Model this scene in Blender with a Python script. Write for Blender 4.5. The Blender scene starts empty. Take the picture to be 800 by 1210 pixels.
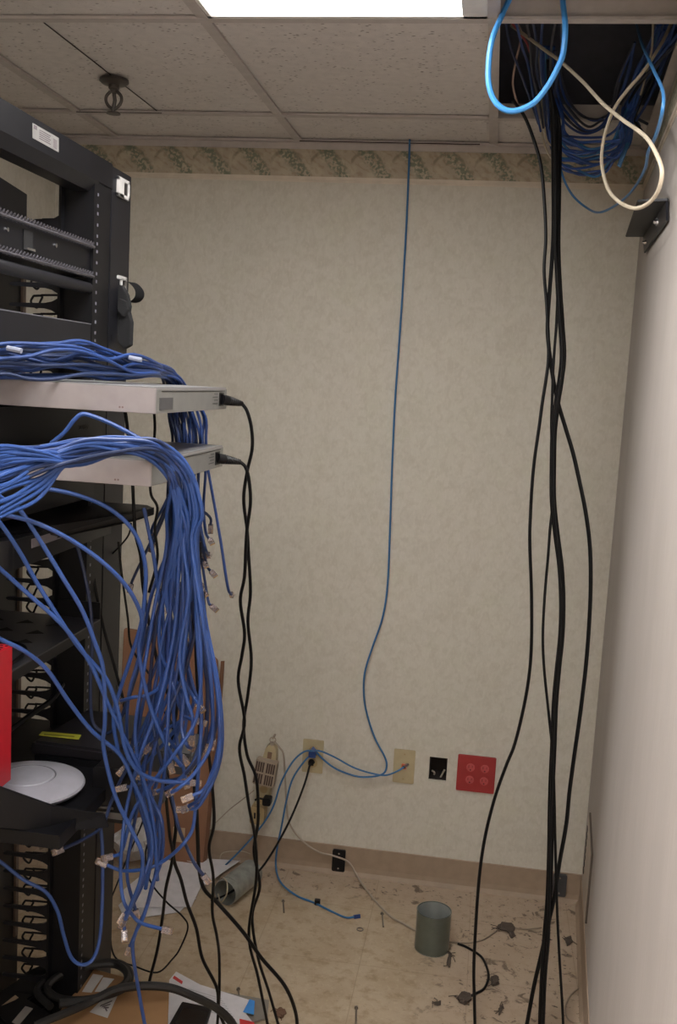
import bpy, bmesh, math, random
from mathutils import Vector, Matrix
random.seed(7)
S = bpy.context.scene
COL = S.collection
# ------------------------------------------------------------------ camera
F = 1180.0; HZ = 1.64; DIST = 3.15; ROLL = .0543
_Y = Vector((182, 145, -F)).normalized()
_Z = Vector((1, -ROLL, 0)).cross(_Y).normalized()
_X = _Y.cross(_Z)
M3 = Matrix((_X, _Y, _Z))                      # camera to world
CAM = Vector((0, -DIST, HZ))
cd = bpy.data.cameras.new('camera'); cam = bpy.data.objects.new('camera', cd); COL.objects.link(cam)
cam.matrix_world = Matrix.Translation(CAM) @ M3.to_4x4()
cd.sensor_fit = 'VERTICAL'; cd.sensor_height = 36; cd.lens = F / 1210 * 36; cd.clip_start = .02
S.camera = cam
S.view_settings.view_transform = 'Standard'; S.view_settings.look = 'None'
S.view_settings.gamma = 1; S.view_settings.use_curve_mapping = False
S.view_settings.exposure = 0.62
w = bpy.data.worlds.new('world'); S.world = w; w.use_nodes = True
w.node_tree.nodes['Background'].inputs[0].default_value = (.5, .48, .46, 1)
w.node_tree.nodes['Background'].inputs[1].default_value = .0
PANEL_EMIT = 9.0                                # the ceiling fixture's diffuser
HALL_W = 240.0                                   # unseen light added beyond the doorway for the right wall's shadow edge
ROOM_W = 9.5                                   # unseen fill light added behind the camera, standing in for another fixture

def area(name, loc, rot, sx, sy, W, col):
    l = bpy.data.lights.new(name, 'AREA'); l.shape = 'RECTANGLE'; l.size = sx; l.size_y = sy
    l.energy = W; l.color = col
    o = bpy.data.objects.new(name, l); COL.objects.link(o); o.location = loc; o.rotation_euler = rot
    return o
area('rear_fill_light', (-.6, -3.1, 2.35), (0, 0, 0), .55, .9, ROOM_W, (1, .97, .95))
area('hall_edge_light', (-.62, -5.5, 1.9), (math.radians(90), 0, math.radians(-12)), .03, .03, HALL_W, (1, .95, .93))

def at(px, py, **k):
    d = M3 @ Vector((px - 400, 605 - py, -F))
    a, v = list(k.items())[0]; i = 'xyz'.index(a)
    return CAM + d * ((v - CAM[i]) / d[i])
WR = .062                                       # the right wall is not quite square to the back wall
def rx(y): return .40 + WR * y
def at_right(px, py, off=0):
    d = M3 @ Vector((px - 400, 605 - py, -F))
    n = Vector((1, -WR, 0)); t = (.40 - off - n.dot(CAM)) / n.dot(d)
    return CAM + d * t

# ------------------------------------------------------------------ materials
MATS = {}
def srgb(c):
    return tuple((x/255/12.92 if x/255 <= .04045 else ((x/255+.055)/1.055)**2.4) for x in c) + (1,)
def mat(name, c, rough=.5, metal=0, spec=.5, var=0, vscale=30, bump=0, bscale=200, coat=0, emit=0, trans=0, alpha=1):
    if name in MATS: return MATS[name]
    m = bpy.data.materials.new(name); m.use_nodes = True
    nt = m.node_tree; b = nt.nodes['Principled BSDF']; c = srgb(c)
    b.inputs['Base Color'].default_value = c; b.inputs['Roughness'].default_value = rough
    b.inputs['Metallic'].default_value = metal; b.inputs['Specular IOR Level'].default_value = spec
    b.inputs['Coat Weight'].default_value = coat; b.inputs['Transmission Weight'].default_value = trans
    if emit:
        b.inputs['Emission Color'].default_value = c; b.inputs['Emission Strength'].default_value = emit
    tc = nt.nodes.new('ShaderNodeTexCoord')
    n = nt.nodes.new('ShaderNodeTexNoise'); n.inputs['Scale'].default_value = vscale; n.inputs['Detail'].default_value = 5
    nt.links.new(tc.outputs['Object'], n.inputs['Vector'])
    r = nt.nodes.new('ShaderNodeValToRGB')
    r.color_ramp.elements[0].position = .35; r.color_ramp.elements[1].position = .65
    v = var or .06
    r.color_ramp.elements[0].color = tuple(x*(1-v) for x in c[:3]) + (1,)
    r.color_ramp.elements[1].color = tuple(min(1, x*(1+v)) for x in c[:3]) + (1,)
    nt.links.new(n.outputs[0], r.inputs[0]); nt.links.new(r.outputs[0], b.inputs['Base Color'])
    if bump:
        n2 = nt.nodes.new('ShaderNodeTexNoise'); n2.inputs['Scale'].default_value = bscale
        bp = nt.nodes.new('ShaderNodeBump'); bp.inputs['Strength'].default_value = bump; bp.inputs['Distance'].default_value = .002
        nt.links.new(tc.outputs['Object'], n2.inputs['Vector']); nt.links.new(n2.outputs[0], bp.inputs['Height'])
        nt.links.new(bp.outputs[0], b.inputs['Normal'])
    MATS[name] = m
    return m

class NB:
    """small node-tree helper"""
    def __init__(s, name, rough=.8):
        s.m = bpy.data.materials.new(name); s.m.use_nodes = True; s.t = s.m.node_tree
        s.b = s.t.nodes['Principled BSDF']; s.b.inputs['Roughness'].default_value = rough
        s.b.inputs['Specular IOR Level'].default_value = .25
        tc = s.t.nodes.new('ShaderNodeTexCoord'); s.co = tc.outputs['Object']
    def set(s, i, v):
        if v is None: return
        if hasattr(v, 'is_output'): s.t.links.new(v, i)
        else: i.default_value = v
    def math(s, op, a, b=None, c=None, clamp=False):
        n = s.t.nodes.new('ShaderNodeMath'); n.operation = op; n.use_clamp = clamp
        for i, v in enumerate((a, b, c)): s.set(n.inputs[i], v)
        return n.outputs[0]
    def map(s, scale, loc=(0, 0, 0), v=None):
        n = s.t.nodes.new('ShaderNodeMapping'); n.inputs['Scale'].default_value = scale; n.inputs['Location'].default_value = loc
        s.t.links.new(v or s.co, n.inputs['Vector']); return n.outputs[0]
    def noise(s, scale, v=None, detail=4, rough=.5, dist=0):
        n = s.t.nodes.new('ShaderNodeTexNoise'); n.inputs['Scale'].default_value = scale; n.inputs['Detail'].default_value = detail
        n.inputs['Roughness'].default_value = rough; n.inputs['Distortion'].default_value = dist
        s.t.links.new(v or s.co, n.inputs['Vector']); return n.outputs[0]
    def voro(s, scale, v=None, feature='F1'):
        n = s.t.nodes.new('ShaderNodeTexVoronoi'); n.inputs['Scale'].default_value = scale; n.feature = feature
        s.t.links.new(v or s.co, n.inputs['Vector']); return n.outputs['Distance']
    def ramp(s, f, stops):
        n = s.t.nodes.new('ShaderNodeValToRGB'); s.t.links.new(f, n.inputs[0])
        cr = n.color_ramp
        while len(cr.elements) < len(stops): cr.elements.new(.5)
        for e, (p, c) in zip(cr.elements, stops):
            e.position = p; e.color = srgb(c) if len(c) == 3 and max(c) > 1 else (tuple(c) + (1,))[:4]
        return n.outputs[0]
    def step(s, f, a, b):
        n = s.t.nodes.new('ShaderNodeMapRange'); n.interpolation_type = 'SMOOTHSTEP'
        s.set(n.inputs['Value'], f); n.inputs['From Min'].default_value = a; n.inputs['From Max'].default_value = b
        return n.outputs[0]
    def mix(s, f, a, b, mode='MIX'):
        n = s.t.nodes.new('ShaderNodeMix'); n.data_type = 'RGBA'; n.blend_type = mode
        s.set(n.inputs[0], f)
        for i, v in ((6, a), (7, b)):
            if isinstance(v, tuple) and len(v) == 3: v = srgb(v)
            s.set(n.inputs[i], v)
        return n.outputs[2]
    def sep(s):
        n = s.t.nodes.new('ShaderNodeSeparateXYZ'); s.t.links.new(s.co, n.inputs[0]); return n.outputs
    def out(s, col, h=None, strength=.3, dist=.003):
        s.t.links.new(col, s.b.inputs['Base Color'])
        if h is not None:
            bp = s.t.nodes.new('ShaderNodeBump'); bp.inputs['Strength'].default_value = strength; bp.inputs['Distance'].default_value = dist
            s.t.links.new(h, bp.inputs['Height']); s.t.links.new(bp.outputs[0], s.b.inputs['Normal'])
        return s.m

def wallpaper():
    n = NB('wallpaper', .85)
    a = n.noise(9, detail=3, dist=.6); b = n.noise(42, n.map((1, 1, .8)), detail=6, rough=.6, dist=.7); c = n.noise(1, n.map((150, 150, 70)), detail=4)
    base = n.ramp(a, [(.3, (192, 187, 175)), (.5, (198, 193, 182)), (.7, (194, 190, 176))])
    base = n.mix(n.math('MULTIPLY', n.step(b, .40, .68), .5), base, (180, 173, 159))
    base = n.mix(n.math('MULTIPLY', n.step(c, .45, .75), .4), base, (210, 205, 194))
    return n.out(base, n.math('ADD', b, n.math('MULTIPLY', c, .6)), .22, .002)
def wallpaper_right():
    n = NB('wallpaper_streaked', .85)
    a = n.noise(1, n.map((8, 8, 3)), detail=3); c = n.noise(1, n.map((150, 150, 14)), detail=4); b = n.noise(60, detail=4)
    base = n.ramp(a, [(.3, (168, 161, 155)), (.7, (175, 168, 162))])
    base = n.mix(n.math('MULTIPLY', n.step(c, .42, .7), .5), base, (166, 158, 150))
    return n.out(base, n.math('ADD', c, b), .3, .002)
def border_mat():
    n = NB('leaf_scroll_border', .85); o = n.sep()
    u = n.math('FRACT', n.math('MULTIPLY', n.math('ADD', o[0], 3.0), 1/.126))
    v = n.math('MULTIPLY', n.math('SUBTRACT', o[2], 2.262), 1/.083)
    wob = n.noise(45, detail=4)
    wv = n.math('MULTIPLY', n.math('SUBTRACT', wob, .5), .35)
    # leaf band running down to the right in each repeat
    line = n.math('ADD', n.math('MULTIPLY', v, -.55), .88)
    d = n.math('ABSOLUTE', n.math('SUBTRACT', n.math('ADD', u, wv), line))
    band = n.math('SUBTRACT', 1.0, n.step(d, .08, .30))
    leaf = n.math('MULTIPLY', band, n.step(n.noise(110, detail=2), .42, .56))
    # the scroll's arc over each repeat
    du = n.math('SUBTRACT', u, .38); dv = n.math('SUBTRACT', v, .30)
    rr = n.math('SQRT', n.math('ADD', n.math('MULTIPLY', n.math('MULTIPLY', du, du), 2.4), n.math('MULTIPLY', dv, dv)))
    arc = n.math('SUBTRACT', 1.0, n.step(n.math('ABSOLUTE', n.math('SUBTRACT', n.math('ADD', rr, n.math('MULTIPLY', wv, .3)), .62)), .02, .09))
    rings = n.math('MULTIPLY', n.step(n.math('SINE', n.math('ADD', n.math('MULTIPLY', n.math('ADD', u, v), 22.0), n.math('MULTIPLY', wv, 26.0))), .0, .9), n.step(n.noise(50, detail=2), .40, .55))
    base = n.mix(n.math('MULTIPLY', rings, .5), (172, 160, 142), (148, 130, 110))
    base = n.mix(n.math('MULTIPLY', n.math('MULTIPLY', arc, n.step(v, .35, .7)), .6), base, (120, 114, 98))
    base = n.mix(n.math('MULTIPLY', n.step(n.noise(30, detail=3), .45, .65), .3), base, (200, 190, 168))
    base = n.mix(n.math('MULTIPLY', leaf, .8), base, (104, 116, 100))
    return n.out(base)
def floor_mat():
    n = NB('vinyl_floor_tile', .55); o = n.sep()
    a = n.noise(5, detail=4); b = n.noise(26, detail=6, rough=.65); s = n.noise(90, detail=3)
    base = n.ramp(a, [(.3, (162, 143, 118)), (.55, (176, 159, 136)), (.75, (171, 154, 133))])
    base = n.mix(n.math('MULTIPLY', n.step(b, .48, .68), .6), base, (138, 118, 90))
    base = n.mix(n.math('MULTIPLY', n.step(s, .55, .7), .35), base, (194, 178, 150))
    # pinkish worn zone and dirt, heavier towards the right and along the wall
    zone = n.math('ADD', n.step(o[0], -.25, .1), n.step(o[1], -.26, -.05))
    zone = n.math('MINIMUM', n.math('ADD', zone, n.math('MULTIPLY', n.math('SUBTRACT', n.noise(4), .5), 1.2)), 1.0)
    base = n.mix(n.math('MULTIPLY', n.math('MAXIMUM', zone, 0.0), .6), base, (166, 147, 130))
    d = n.noise(20, n.map((1, 1, 1), (3, 7, 0)), detail=5, rough=.65, dist=.8)
    dirt = n.math('MULTIPLY', n.step(d, .565, .65), n.math('MAXIMUM', zone, .08), clamp=True)
    base = n.mix(n.math('MULTIPLY', dirt, .8), base, (84, 70, 60))
    d2 = n.noise(75, n.map((1, 1.6, 1), (1, 2, 0)), detail=3, dist=.5)
    sp = n.math('MULTIPLY', n.step(d2, .645, .69), n.math('MAXIMUM', zone, .2), clamp=True)
    base = n.mix(n.math('MULTIPLY', sp, .85), base, (58, 48, 42))
    # tile joints, 12 inch
    gx = n.math('ABSOLUTE', n.math('SUBTRACT', n.math('FRACT', n.math('MULTIPLY', n.math('ADD', o[0], 4.83), 1/.305)), .5))
    gy = n.math('ABSOLUTE', n.math('SUBTRACT', n.math('FRACT', n.math('MULTIPLY', n.math('ADD', o[1], 6.0), 1/.305)), .5))
    j = n.math('GREATER_THAN', n.math('MAXIMUM', gx, gy), .4965)
    base = n.mix(n.math('MULTIPLY', j, .4), base, (120, 102, 82))
    return n.out(base, n.math('ADD', b, dirt), .2, .002)
def tile_mat():
    n = NB('acoustic_tile', .95)
    a = n.noise(40, detail=3)
    v = n.voro(55, n.map((1, 1.7, .02)), 'F1')
    pick = n.noise(23, detail=2)
    pit = n.math('MULTIPLY', n.math('SUBTRACT', 1.0, n.step(v, .12, .26)), n.step(pick, .44, .54))
    fine = n.math('SUBTRACT', 1.0, n.step(n.voro(190), .12, .3))
    fine = n.math('MULTIPLY', fine, n.step(n.noise(60), .5, .6))
    base = n.ramp(a, [(.3, (204, 199, 197)), (.7, (214, 209, 206))])
    base = n.mix(n.math('MULTIPLY', pit, .75), base, (110, 102, 98))
    base = n.mix(n.math('MULTIPLY', fine, .35), base, (130, 122, 116))
    return n.out(base, n.math('SUBTRACT', 0.0, pit), .6, .003)

BLK = mat('black_steel', (14, 14, 18), .45, 0, .3, .12)
BLK2 = mat('black_steel_satin', (23, 23, 28), .45, 0, .35, .12)
BLKP = mat('black_plastic', (13, 12, 15), .42, 0, .35)
BLKR = mat('black_rubber_cord', (8, 8, 10), .45, 0, .25)
DARKGR = mat('dark_grey_plastic', (62, 62, 64), .45)
SHELFGR = mat('grey_shelf_steel', (58, 58, 64), .4, 0, .5)
SILV = mat('bright_wire', (200, 200, 205), .25, 1)
BLUE = mat('blue_cable_jacket', (44, 76, 140), .42, 0, .5)
BLUE2 = mat('blue_cable_jacket_deep', (36, 62, 118), .42, 0, .5)
TEAL = mat('faded_blue_cable_jacket', (50, 104, 152), .4)
SKYB = mat('light_blue_cable_jacket', (72, 150, 222), .35)
NAVY = mat('dark_and_shaded_blue_jacket', (28, 44, 80), .45)  # dark blue, also mixed into the bundles as painted shade between cables
GREYC = mat('grey_cable_jacket', (158, 146, 132), .5)
WHITEC = mat('ivory_cable_jacket', (172, 160, 140), .5)
PLUG = mat('clear_plug_plastic', (206, 194, 194), .15, 0, .6, trans=.75)
GOLD = mat('gold_contacts', (200, 160, 90), .3, 1)
SWSIDE = mat('silver_switch_case', (158, 151, 153), .38, .15)
SWREAR = mat('grey_switch_rear', (140, 140, 137), .4, .2)
SWDK = mat('switch_vent_grey', (84, 84, 86), .5)
WHITE = mat('white_label', (190, 188, 186), .5)
APW = mat('white_satin_plastic', (172, 172, 182), .4)
APR = mat('groove_grey', (120, 120, 126), .5)
RED = mat('red_enamel', (206, 34, 50), .4)
REDP = mat('red_plate_plastic', (150, 40, 42), .4)
REDD = mat('red_socket_relief', (176, 74, 74), .5)  # socket faces, a lighter red than the plate
IVORY = mat('ivory_plate_plastic', (172, 158, 126), .45)
IVORYD = mat('ivory_moulding', (158, 138, 100), .5)
YEL = mat('yellow_sticker', (176, 178, 58), .5)
CARD = mat('cardboard', (138, 100, 76), .8, var=.06, vscale=12)
CARD2 = mat('cardboard_tan', (148, 112, 76), .8, var=.06, vscale=14)
CARDE = mat('cardboard_edge', (112, 80, 60), .9)
PAPER = mat('white_paper', (206, 203, 206), .7)
GALV = mat('galvanised_steel', (158, 162, 158), .32, .6, var=.15, vscale=40)
GALVIN = mat('galvanised_steel_inside', (176, 180, 176), .3, .5)
BRASS = mat('tarnished_brass', (80, 74, 70), .4, .5)
TRIMM = mat('painted_trim', (202, 190, 174), .6)
GRID = mat('ceiling_grid_paint', (182, 175, 172), .5)
BASEM = mat('vinyl_cove_base', (150, 131, 112), .6)
DARK = mat('plenum_dark', (112, 114, 126), .9)
HOLE = mat('dark_cavity', (40, 32, 28), .9)
FABB = mat('black_velcro_fabric', (24, 24, 26), .95, bump=.5, bscale=400)
BAG = mat('crumpled_plastic', (206, 206, 208), .25, 0, .6, bump=.6, bscale=30)
BAGG = mat('grey_antistatic_bag', (122, 116, 108), .35)
BLP = mat('light_blue_print', (64, 140, 214), .5)
RPR = mat('red_print', (200, 50, 50), .5)
LEAFM = mat('brown_scrap', (104, 78, 60), .9)

# ------------------------------------------------------------------ mesh builder
class B:
    def __init__(s): s.bm = bmesh.new(); s.X = Matrix.Identity(4)
    def v(s, p): return s.bm.verts.new(s.X @ Vector(p))
    def box(s, a, b):
        x0, y0, z0 = (min(a[i], b[i]) for i in range(3)); x1, y1, z1 = (max(a[i], b[i]) for i in range(3))
        return s.hexa([(x0,y0,z0),(x1,y0,z0),(x1,y1,z0),(x0,y1,z0)], [(x0,y0,z1),(x1,y0,z1),(x1,y1,z1),(x0,y1,z1)])
    def hexa(s, lo, hi):
        l = [s.v(p) for p in lo]; h = [s.v(p) for p in hi]; n = len(l)
        s.bm.faces.new(l[::-1]); s.bm.faces.new(h)
        for i in range(n): s.bm.faces.new((l[i], l[(i+1) % n], h[(i+1) % n], h[i]))
        return s
    def prism(s, pts, d):
        d = Vector(d); return s.hexa(pts, [Vector(p) + d for p in pts])
    def rbox(s, a, b, r=.01, axis=2, n=5):
        """box with rounded vertical (axis) edges"""
        i, j = [(1, 2), (0, 2), (0, 1)][axis]
        lo = [min(a[k], b[k]) for k in range(3)]; hi = [max(a[k], b[k]) for k in range(3)]
        pts = []
        for cx, cy, a0 in ((hi[i]-r, hi[j]-r, 0), (lo[i]+r, hi[j]-r, 90), (lo[i]+r, lo[j]+r, 180), (hi[i]-r, lo[j]+r, 270)):
            for k in range(n+1):
                t = math.radians(a0 + 90*k/n); q = [0, 0, 0]; q[i] = cx + r*math.cos(t); q[j] = cy + r*math.sin(t); pts.append(q)
        A = []; Bv = []
        for q in pts:
            u = list(q); u[axis] = lo[axis]; A.append(u); u = list(q); u[axis] = hi[axis]; Bv.append(u)
        return s.hexa(A, Bv)
    def tube(s, pts, r, seg=8, cap=True):
        pts = [Vector(p) for p in pts]; rings = []; n = len(pts)
        t = (pts[1]-pts[0]).normalized(); up = Vector((0, 0, 1)) if abs(t.z) < .9 else Vector((1, 0, 0))
        nn = t.cross(up).normalized()
        for i, p in enumerate(pts):
            t = (pts[min(i+1, n-1)] - pts[max(i-1, 0)])
            t = t.normalized() if t.length > 1e-9 else Vector((0, 0, 1))
            nn = (nn - t * nn.dot(t)).normalized(); bb = t.cross(nn)
            R = r(i/(n-1)) if callable(r) else r
            rings.append([s.v(p + (nn*math.cos(2*math.pi*k/seg) + bb*math.sin(2*math.pi*k/seg))*R) for k in range(seg)])
        for a, b in zip(rings, rings[1:]):
            for k in range(seg): s.bm.faces.new((a[k], a[(k+1) % seg], b[(k+1) % seg], b[k]))
        if cap: s.bm.faces.new(rings[0][::-1]); s.bm.faces.new(rings[-1])
        return s
    def lathe(s, prof, seg=32, M=None):
        """profile of (radius, height) about local Z"""
        M = M or Matrix.Identity(4); rings = []
        for r, z in prof:
            if r < 1e-6: rings.append([s.v(M @ Vector((0, 0, z)))])
            else: rings.append([s.v(M @ Vector((r*math.cos(2*math.pi*k/seg), r*math.sin(2*math.pi*k/seg), z))) for k in range(seg)])
        for a, b in zip(rings, rings[1:]):
            for k in range(seg):
                q = [a[k % len(a)], a[(k+1) % len(a)], b[(k+1) % len(b)], b[k % len(b)]]
                u = []
                for x in q:
                    if x not in u: u.append(x)
                if len(u) > 2:
                    try: s.bm.faces.new(u)
                    except ValueError: pass
        return s
    def ring(s, c, R, r, n=32, ax=(1, 0, 0), ay=(0, 0, 1), seg=8):
        c = Vector(c); ax = Vector(ax); ay = Vector(ay)
        pts = [c + ax*R*math.cos(2*math.pi*k/n) + ay*R*math.sin(2*math.pi*k/n) for k in range(n+1)]
        return s.tube(pts, r, seg, cap=False)
    def build(s, name, m, parent=None, smooth=False, bevel=0, label=None, center=False):
        if bevel:
            bmesh.ops.bevel(s.bm, geom=[e for e in s.bm.edges if e.calc_length() > bevel*3], offset=bevel, segments=2, affect='EDGES', clamp_overlap=True)
        bmesh.ops.recalc_face_normals(s.bm, faces=s.bm.faces)
        me = bpy.data.meshes.new(name)
        if parent is not None:
            off = world_loc(parent)
        else:
            cs = [v.co for v in s.bm.verts]
            off = Vector(((min(c.x for c in cs)+max(c.x for c in cs))/2, (min(c.y for c in cs)+max(c.y for c in cs))/2, min(c.z for c in cs)))
            if center is None: off = Vector((0, 0, 0))
        bmesh.ops.translate(s.bm, verts=s.bm.verts, vec=-off)
        if smooth:
            for f in s.bm.faces: f.smooth = True
        s.bm.to_mesh(me); s.bm.free()
        if smooth: me.set_sharp_from_angle(angle=math.radians(40))
        o = bpy.data.objects.new(name, me); COL.objects.link(o); me.materials.append(m)
        if parent is not None: o.parent = parent
        else: o.location = off
        if label: o['label'] = label
        return o
def world_loc(o):
    v = Vector((0, 0, 0))
    while o is not None: v += o.location; o = o.parent
    return v
def tag(o, label, cat, group=None, kind=None):
    o['label'] = label; o['category'] = cat
    if group: o['group'] = group
    if kind: o['kind'] = kind
    return o
def thing(name, loc, label, cat, group=None):
    o = bpy.data.objects.new(name, None); COL.objects.link(o); o.location = Vector(loc); o.empty_display_size = .05
    return tag(o, label, cat, group)
def struct(name, b, m, parent=None, smooth=False):
    o = b.build(name, m, parent, smooth=smooth, center=None); o['kind'] = 'structure'; return o
def text_mesh(name, body, size, m, parent, M, depth=.0004):
    cu = bpy.data.curves.new(name, 'FONT'); cu.body = body; cu.size = size; cu.extrude = depth; cu.align_x = 'CENTER'; cu.align_y = 'CENTER'
    t = bpy.data.objects.new(name, cu); COL.objects.link(t)
    dg = bpy.context.evaluated_depsgraph_get(); me = bpy.data.meshes.new_from_object(t.evaluated_get(dg))
    bpy.data.objects.remove(t); me.transform(Matrix.Translation(-world_loc(parent)) @ M)
    me.materials.clear(); me.materials.append(m)
    o = bpy.data.objects.new(name, me); COL.objects.link(o); o.parent = parent
    return o
def smooth_path(P, n=7):
    P = [Vector(p) for p in P]; Q = [P[0]*2-P[1]] + P + [P[-1]*2-P[-2]]; out = []
    for i in range(1, len(Q)-2):
        a, b, c, d = Q[i-1:i+3]
        for k in range(n):
            t = k/n
            out.append(.5*((2*b) + (c-a)*t + (2*a-5*b+4*c-d)*t*t + (3*b-a-3*c+d)*t**3))
    out.append(P[-1]); return out
def px(pts):
    """(px, py, depth y) points of the photo to room points"""
    return [at(p[0], p[1], y=p[2]) for p in pts]
def fl(p, q, z=.004): return at(p, q, z=z)
MAXN = 0

def plug_b(p, d, L=.021, w=.0115, h=.008):
    d = Vector(d).normalized(); up = Vector((.25, -.9, .35)); s = d.cross(up).normalized(); u = s.cross(d).normalized()
    b = B()
    def q(l, a, c): return p + d*l + s*a + u*c
    b.hexa([q(0,-w/2,-h/2), q(0,w/2,-h/2), q(0,w/2,h/2), q(0,-w/2,h/2)], [q(L,-w/2,-h/2), q(L,w/2,-h/2), q(L,w/2,h/2), q(L,-w/2,h/2)])
    b.hexa([q(L*.9,-w*.22,h/2+.0005), q(L*.9,w*.22,h/2+.0005), q(L*.2,w*.22,h/2+.003), q(L*.2,-w*.22,h/2+.003)],
           [q(L*.9,-w*.22,h/2+.0015), q(L*.9,w*.22,h/2+.0015), q(L*.2,w*.22,h/2+.004), q(L*.2,-w*.22,h/2+.004)])
    c = B()
    for k in range(-3, 4):
        c.hexa([q(L*.62,k*w/8-.0004,-h/2-.0003), q(L*.62,k*w/8+.0004,-h/2-.0003), q(L*1.005,k*w/8+.0004,-h/2-.0003), q(L*1.005,k*w/8-.0004,-h/2-.0003)],
               [q(L*.62,k*w/8-.0004,-h/2+.002), q(L*.62,k*w/8+.0004,-h/2+.002), q(L*1.005,k*w/8+.0004,-h/2+.002), q(L*1.005,k*w/8-.0004,-h/2+.002)])
    return b, c
def cable(name, P, r, m, label, cat='cable', group=None, plug=False, plug0=False, n=7, plug_mat=None):
    """one cable; with plugs it is an empty with a jacket and its plugs"""
    pts = smooth_path(P, n)
    if not (plug or plug0):
        return tag(B().tube(pts, r).build(name, m, smooth=True), label, cat, group)
    t = thing(name, pts[-1] if plug else pts[0], label, cat, group)
    B().tube(pts, r).build('jacket', m, t, smooth=True)
    for on, p, q in ((plug, pts[-1], pts[-3]), (plug0, pts[0], pts[2])):
        if on:
            b, c = plug_b(p, p-q); o = b.build('connector_plug', plug_mat or PLUG, t, bevel=.0006)
            c.build('contacts', GOLD, o)
    return t

# ================================================================== STRUCTURE
ZC = 2.37; XL = -1.44; YR = -3.75
# floor
b = B(); b.box((-1.7, -6.2, -.05), (.75, .12, 0)); struct('floor', b, floor_mat())
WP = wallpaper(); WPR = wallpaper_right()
# back wall with the square opening of the missing socket box
ho = [at(508, 894, y=0), at(527, 924, y=0)]
hx0, hx1, hz1, hz0 = ho[0].x, ho[1].x, ho[0].z, ho[1].z
b = B(); T = .12
b.box((XL-.1, 0, 0), (hx0, T, ZC)); b.box((hx1, 0, 0), (.45, T, ZC)); b.box((hx0, 0, 0), (hx1, T, hz0)); b.box((hx0, 0, hz1), (hx1, T, ZC))
struct('wall_back', b, WP)
b = B(); b.box((XL-.12, YR, 0), (XL, T, ZC)); struct('wall_left', b, WP)
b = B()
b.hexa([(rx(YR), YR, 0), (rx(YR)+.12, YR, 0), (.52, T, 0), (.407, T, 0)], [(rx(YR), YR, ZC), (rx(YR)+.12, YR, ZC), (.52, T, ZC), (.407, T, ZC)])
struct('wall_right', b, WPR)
# rear wall behind the camera: doorway at the right, open to a hallway
JX = -.288  # unseen doorway jamb, placed to cast the right wall's shadow edge
b = B(); b.box((XL-.1, YR-.1, 0), (JX, YR, ZC)); b.box((JX, YR-.1, 2.05), (.3, YR, ZC)); struct('wall_rear', b, WP)
b = B(); b.box((XL-.12, -6.1, 0), (XL-.02, YR-.1, ZC)); struct('wall_hall_left', b, WP)
b = B(); b.box((.66, -6.1, 0), (.74, YR-.1, ZC)); b.box((.2, YR-.1, 0), (.74, YR-.05, ZC)); struct('wall_hall_right', b, WP)
b = B(); b.box((XL-.1, -6.2, 0), (.75, -6.1, ZC)); struct('wall_hall_end', b, WP)
b = B(); b.box((XL-.1, -6.2, ZC), (.75, YR, ZC+.05)); struct('ceiling_hall', b, tile_mat())

# ceiling: tiles resting on a grid, two tiles missing on the right
GX = [-1.83, -1.235, -.645, -.05, .42]
GY = [0, -.305, -1.04, -2.25, -2.86, YR]
LX0, LX1 = -.633, -.062                              # light fixture
b = B()
for i in range(4):
    for j in range(5):
        x0, x1 = max(GX[i], XL), GX[i+1]; y1, y0 = GY[j], GY[j+1]
        if i == 3 and j in (1, 2): continue
        if i == 2 and j == 2: continue
        if i == 3: x1 = rx((y0+y1)/2) + .06
        b.box((x0+.004, y0+.004, ZC+.002), (x1-.004, y1-.004, ZC+.018))
ceil_o = struct('ceiling', b, tile_mat())
b = B()
for gx in GX[1:4]: b.box((gx-.012, YR, ZC-.006), (gx+.012, 0, ZC)); b.box((gx-.0015, YR, ZC), (gx+.0015, 0, ZC+.035))
for gy in GY[1:5]: b.box((XL, gy-.012, ZC-.0065), (rx(gy), gy+.012, ZC-.0005)); b.box((XL, gy-.0015, ZC), (rx(gy), gy+.0015, ZC+.035))
struct('trim_1', b, GRID)
# wall angle under the tiles
b = B(); b.box((XL, -.022, ZC-.008), (.40, 0, ZC-.001)); b.box((XL, -.006, ZC-.026), (.399, 0, ZC))
b.hexa([(rx(YR)-.022, YR, ZC-.008), (rx(YR), YR, ZC-.008), (.40, 0, ZC-.008), (.378, 0, ZC-.008)], [(rx(YR)-.022, YR, ZC-.001), (rx(YR), YR, ZC-.001), (.40, 0, ZC-.001), (.378, 0, ZC-.001)])
b.box((XL, YR, ZC-.008), (XL+.022, 0, ZC-.001))
struct('trim_2', b, GRID)
# open seam across a tile, beside the sprinkler
b = B(); a0 = at(50, 25, z=ZC); a1 = at(187, 132, z=ZC)
b.hexa([(a0.x-.0015, a0.y, ZC-.0012), (a0.x+.0015, a0.y, ZC-.0012), (a1.x+.0015, a1.y, ZC-.0012), (a1.x-.0015, a1.y, ZC-.0012)],
       [(a0.x-.0015, a0.y, ZC), (a0.x+.0015, a0.y, ZC), (a1.x+.0015, a1.y, ZC), (a1.x-.0015, a1.y, ZC)])
b.box((-1.235, -.3190, ZC-.0078), (-.98, -.3165, ZC-.0062)); b.box((-.64, -.0248, ZC-.0085), (-.09, -.0225, ZC-.006))
struct('trim_3', b, mat('shadow_gap', (52, 44, 42), .9))
# plenum above the missing tiles
b = B(); b.box((-.9, -.0, ZC+.02), (.7, .1, ZC+.7)); b.box((.46, -2.3, ZC+.02), (.5, 0, ZC+.7)); b.box((-.5, -2.3, ZC+.66), (.5, 0, ZC+.7))
b.box((-.5, -2.34, ZC+.03), (.5, -2.3, ZC+.7)); b.box((-.54, -2.3, ZC+.1), (-.5, 0, ZC+.7))
struct('wall_plenum', b, DARK)
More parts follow.
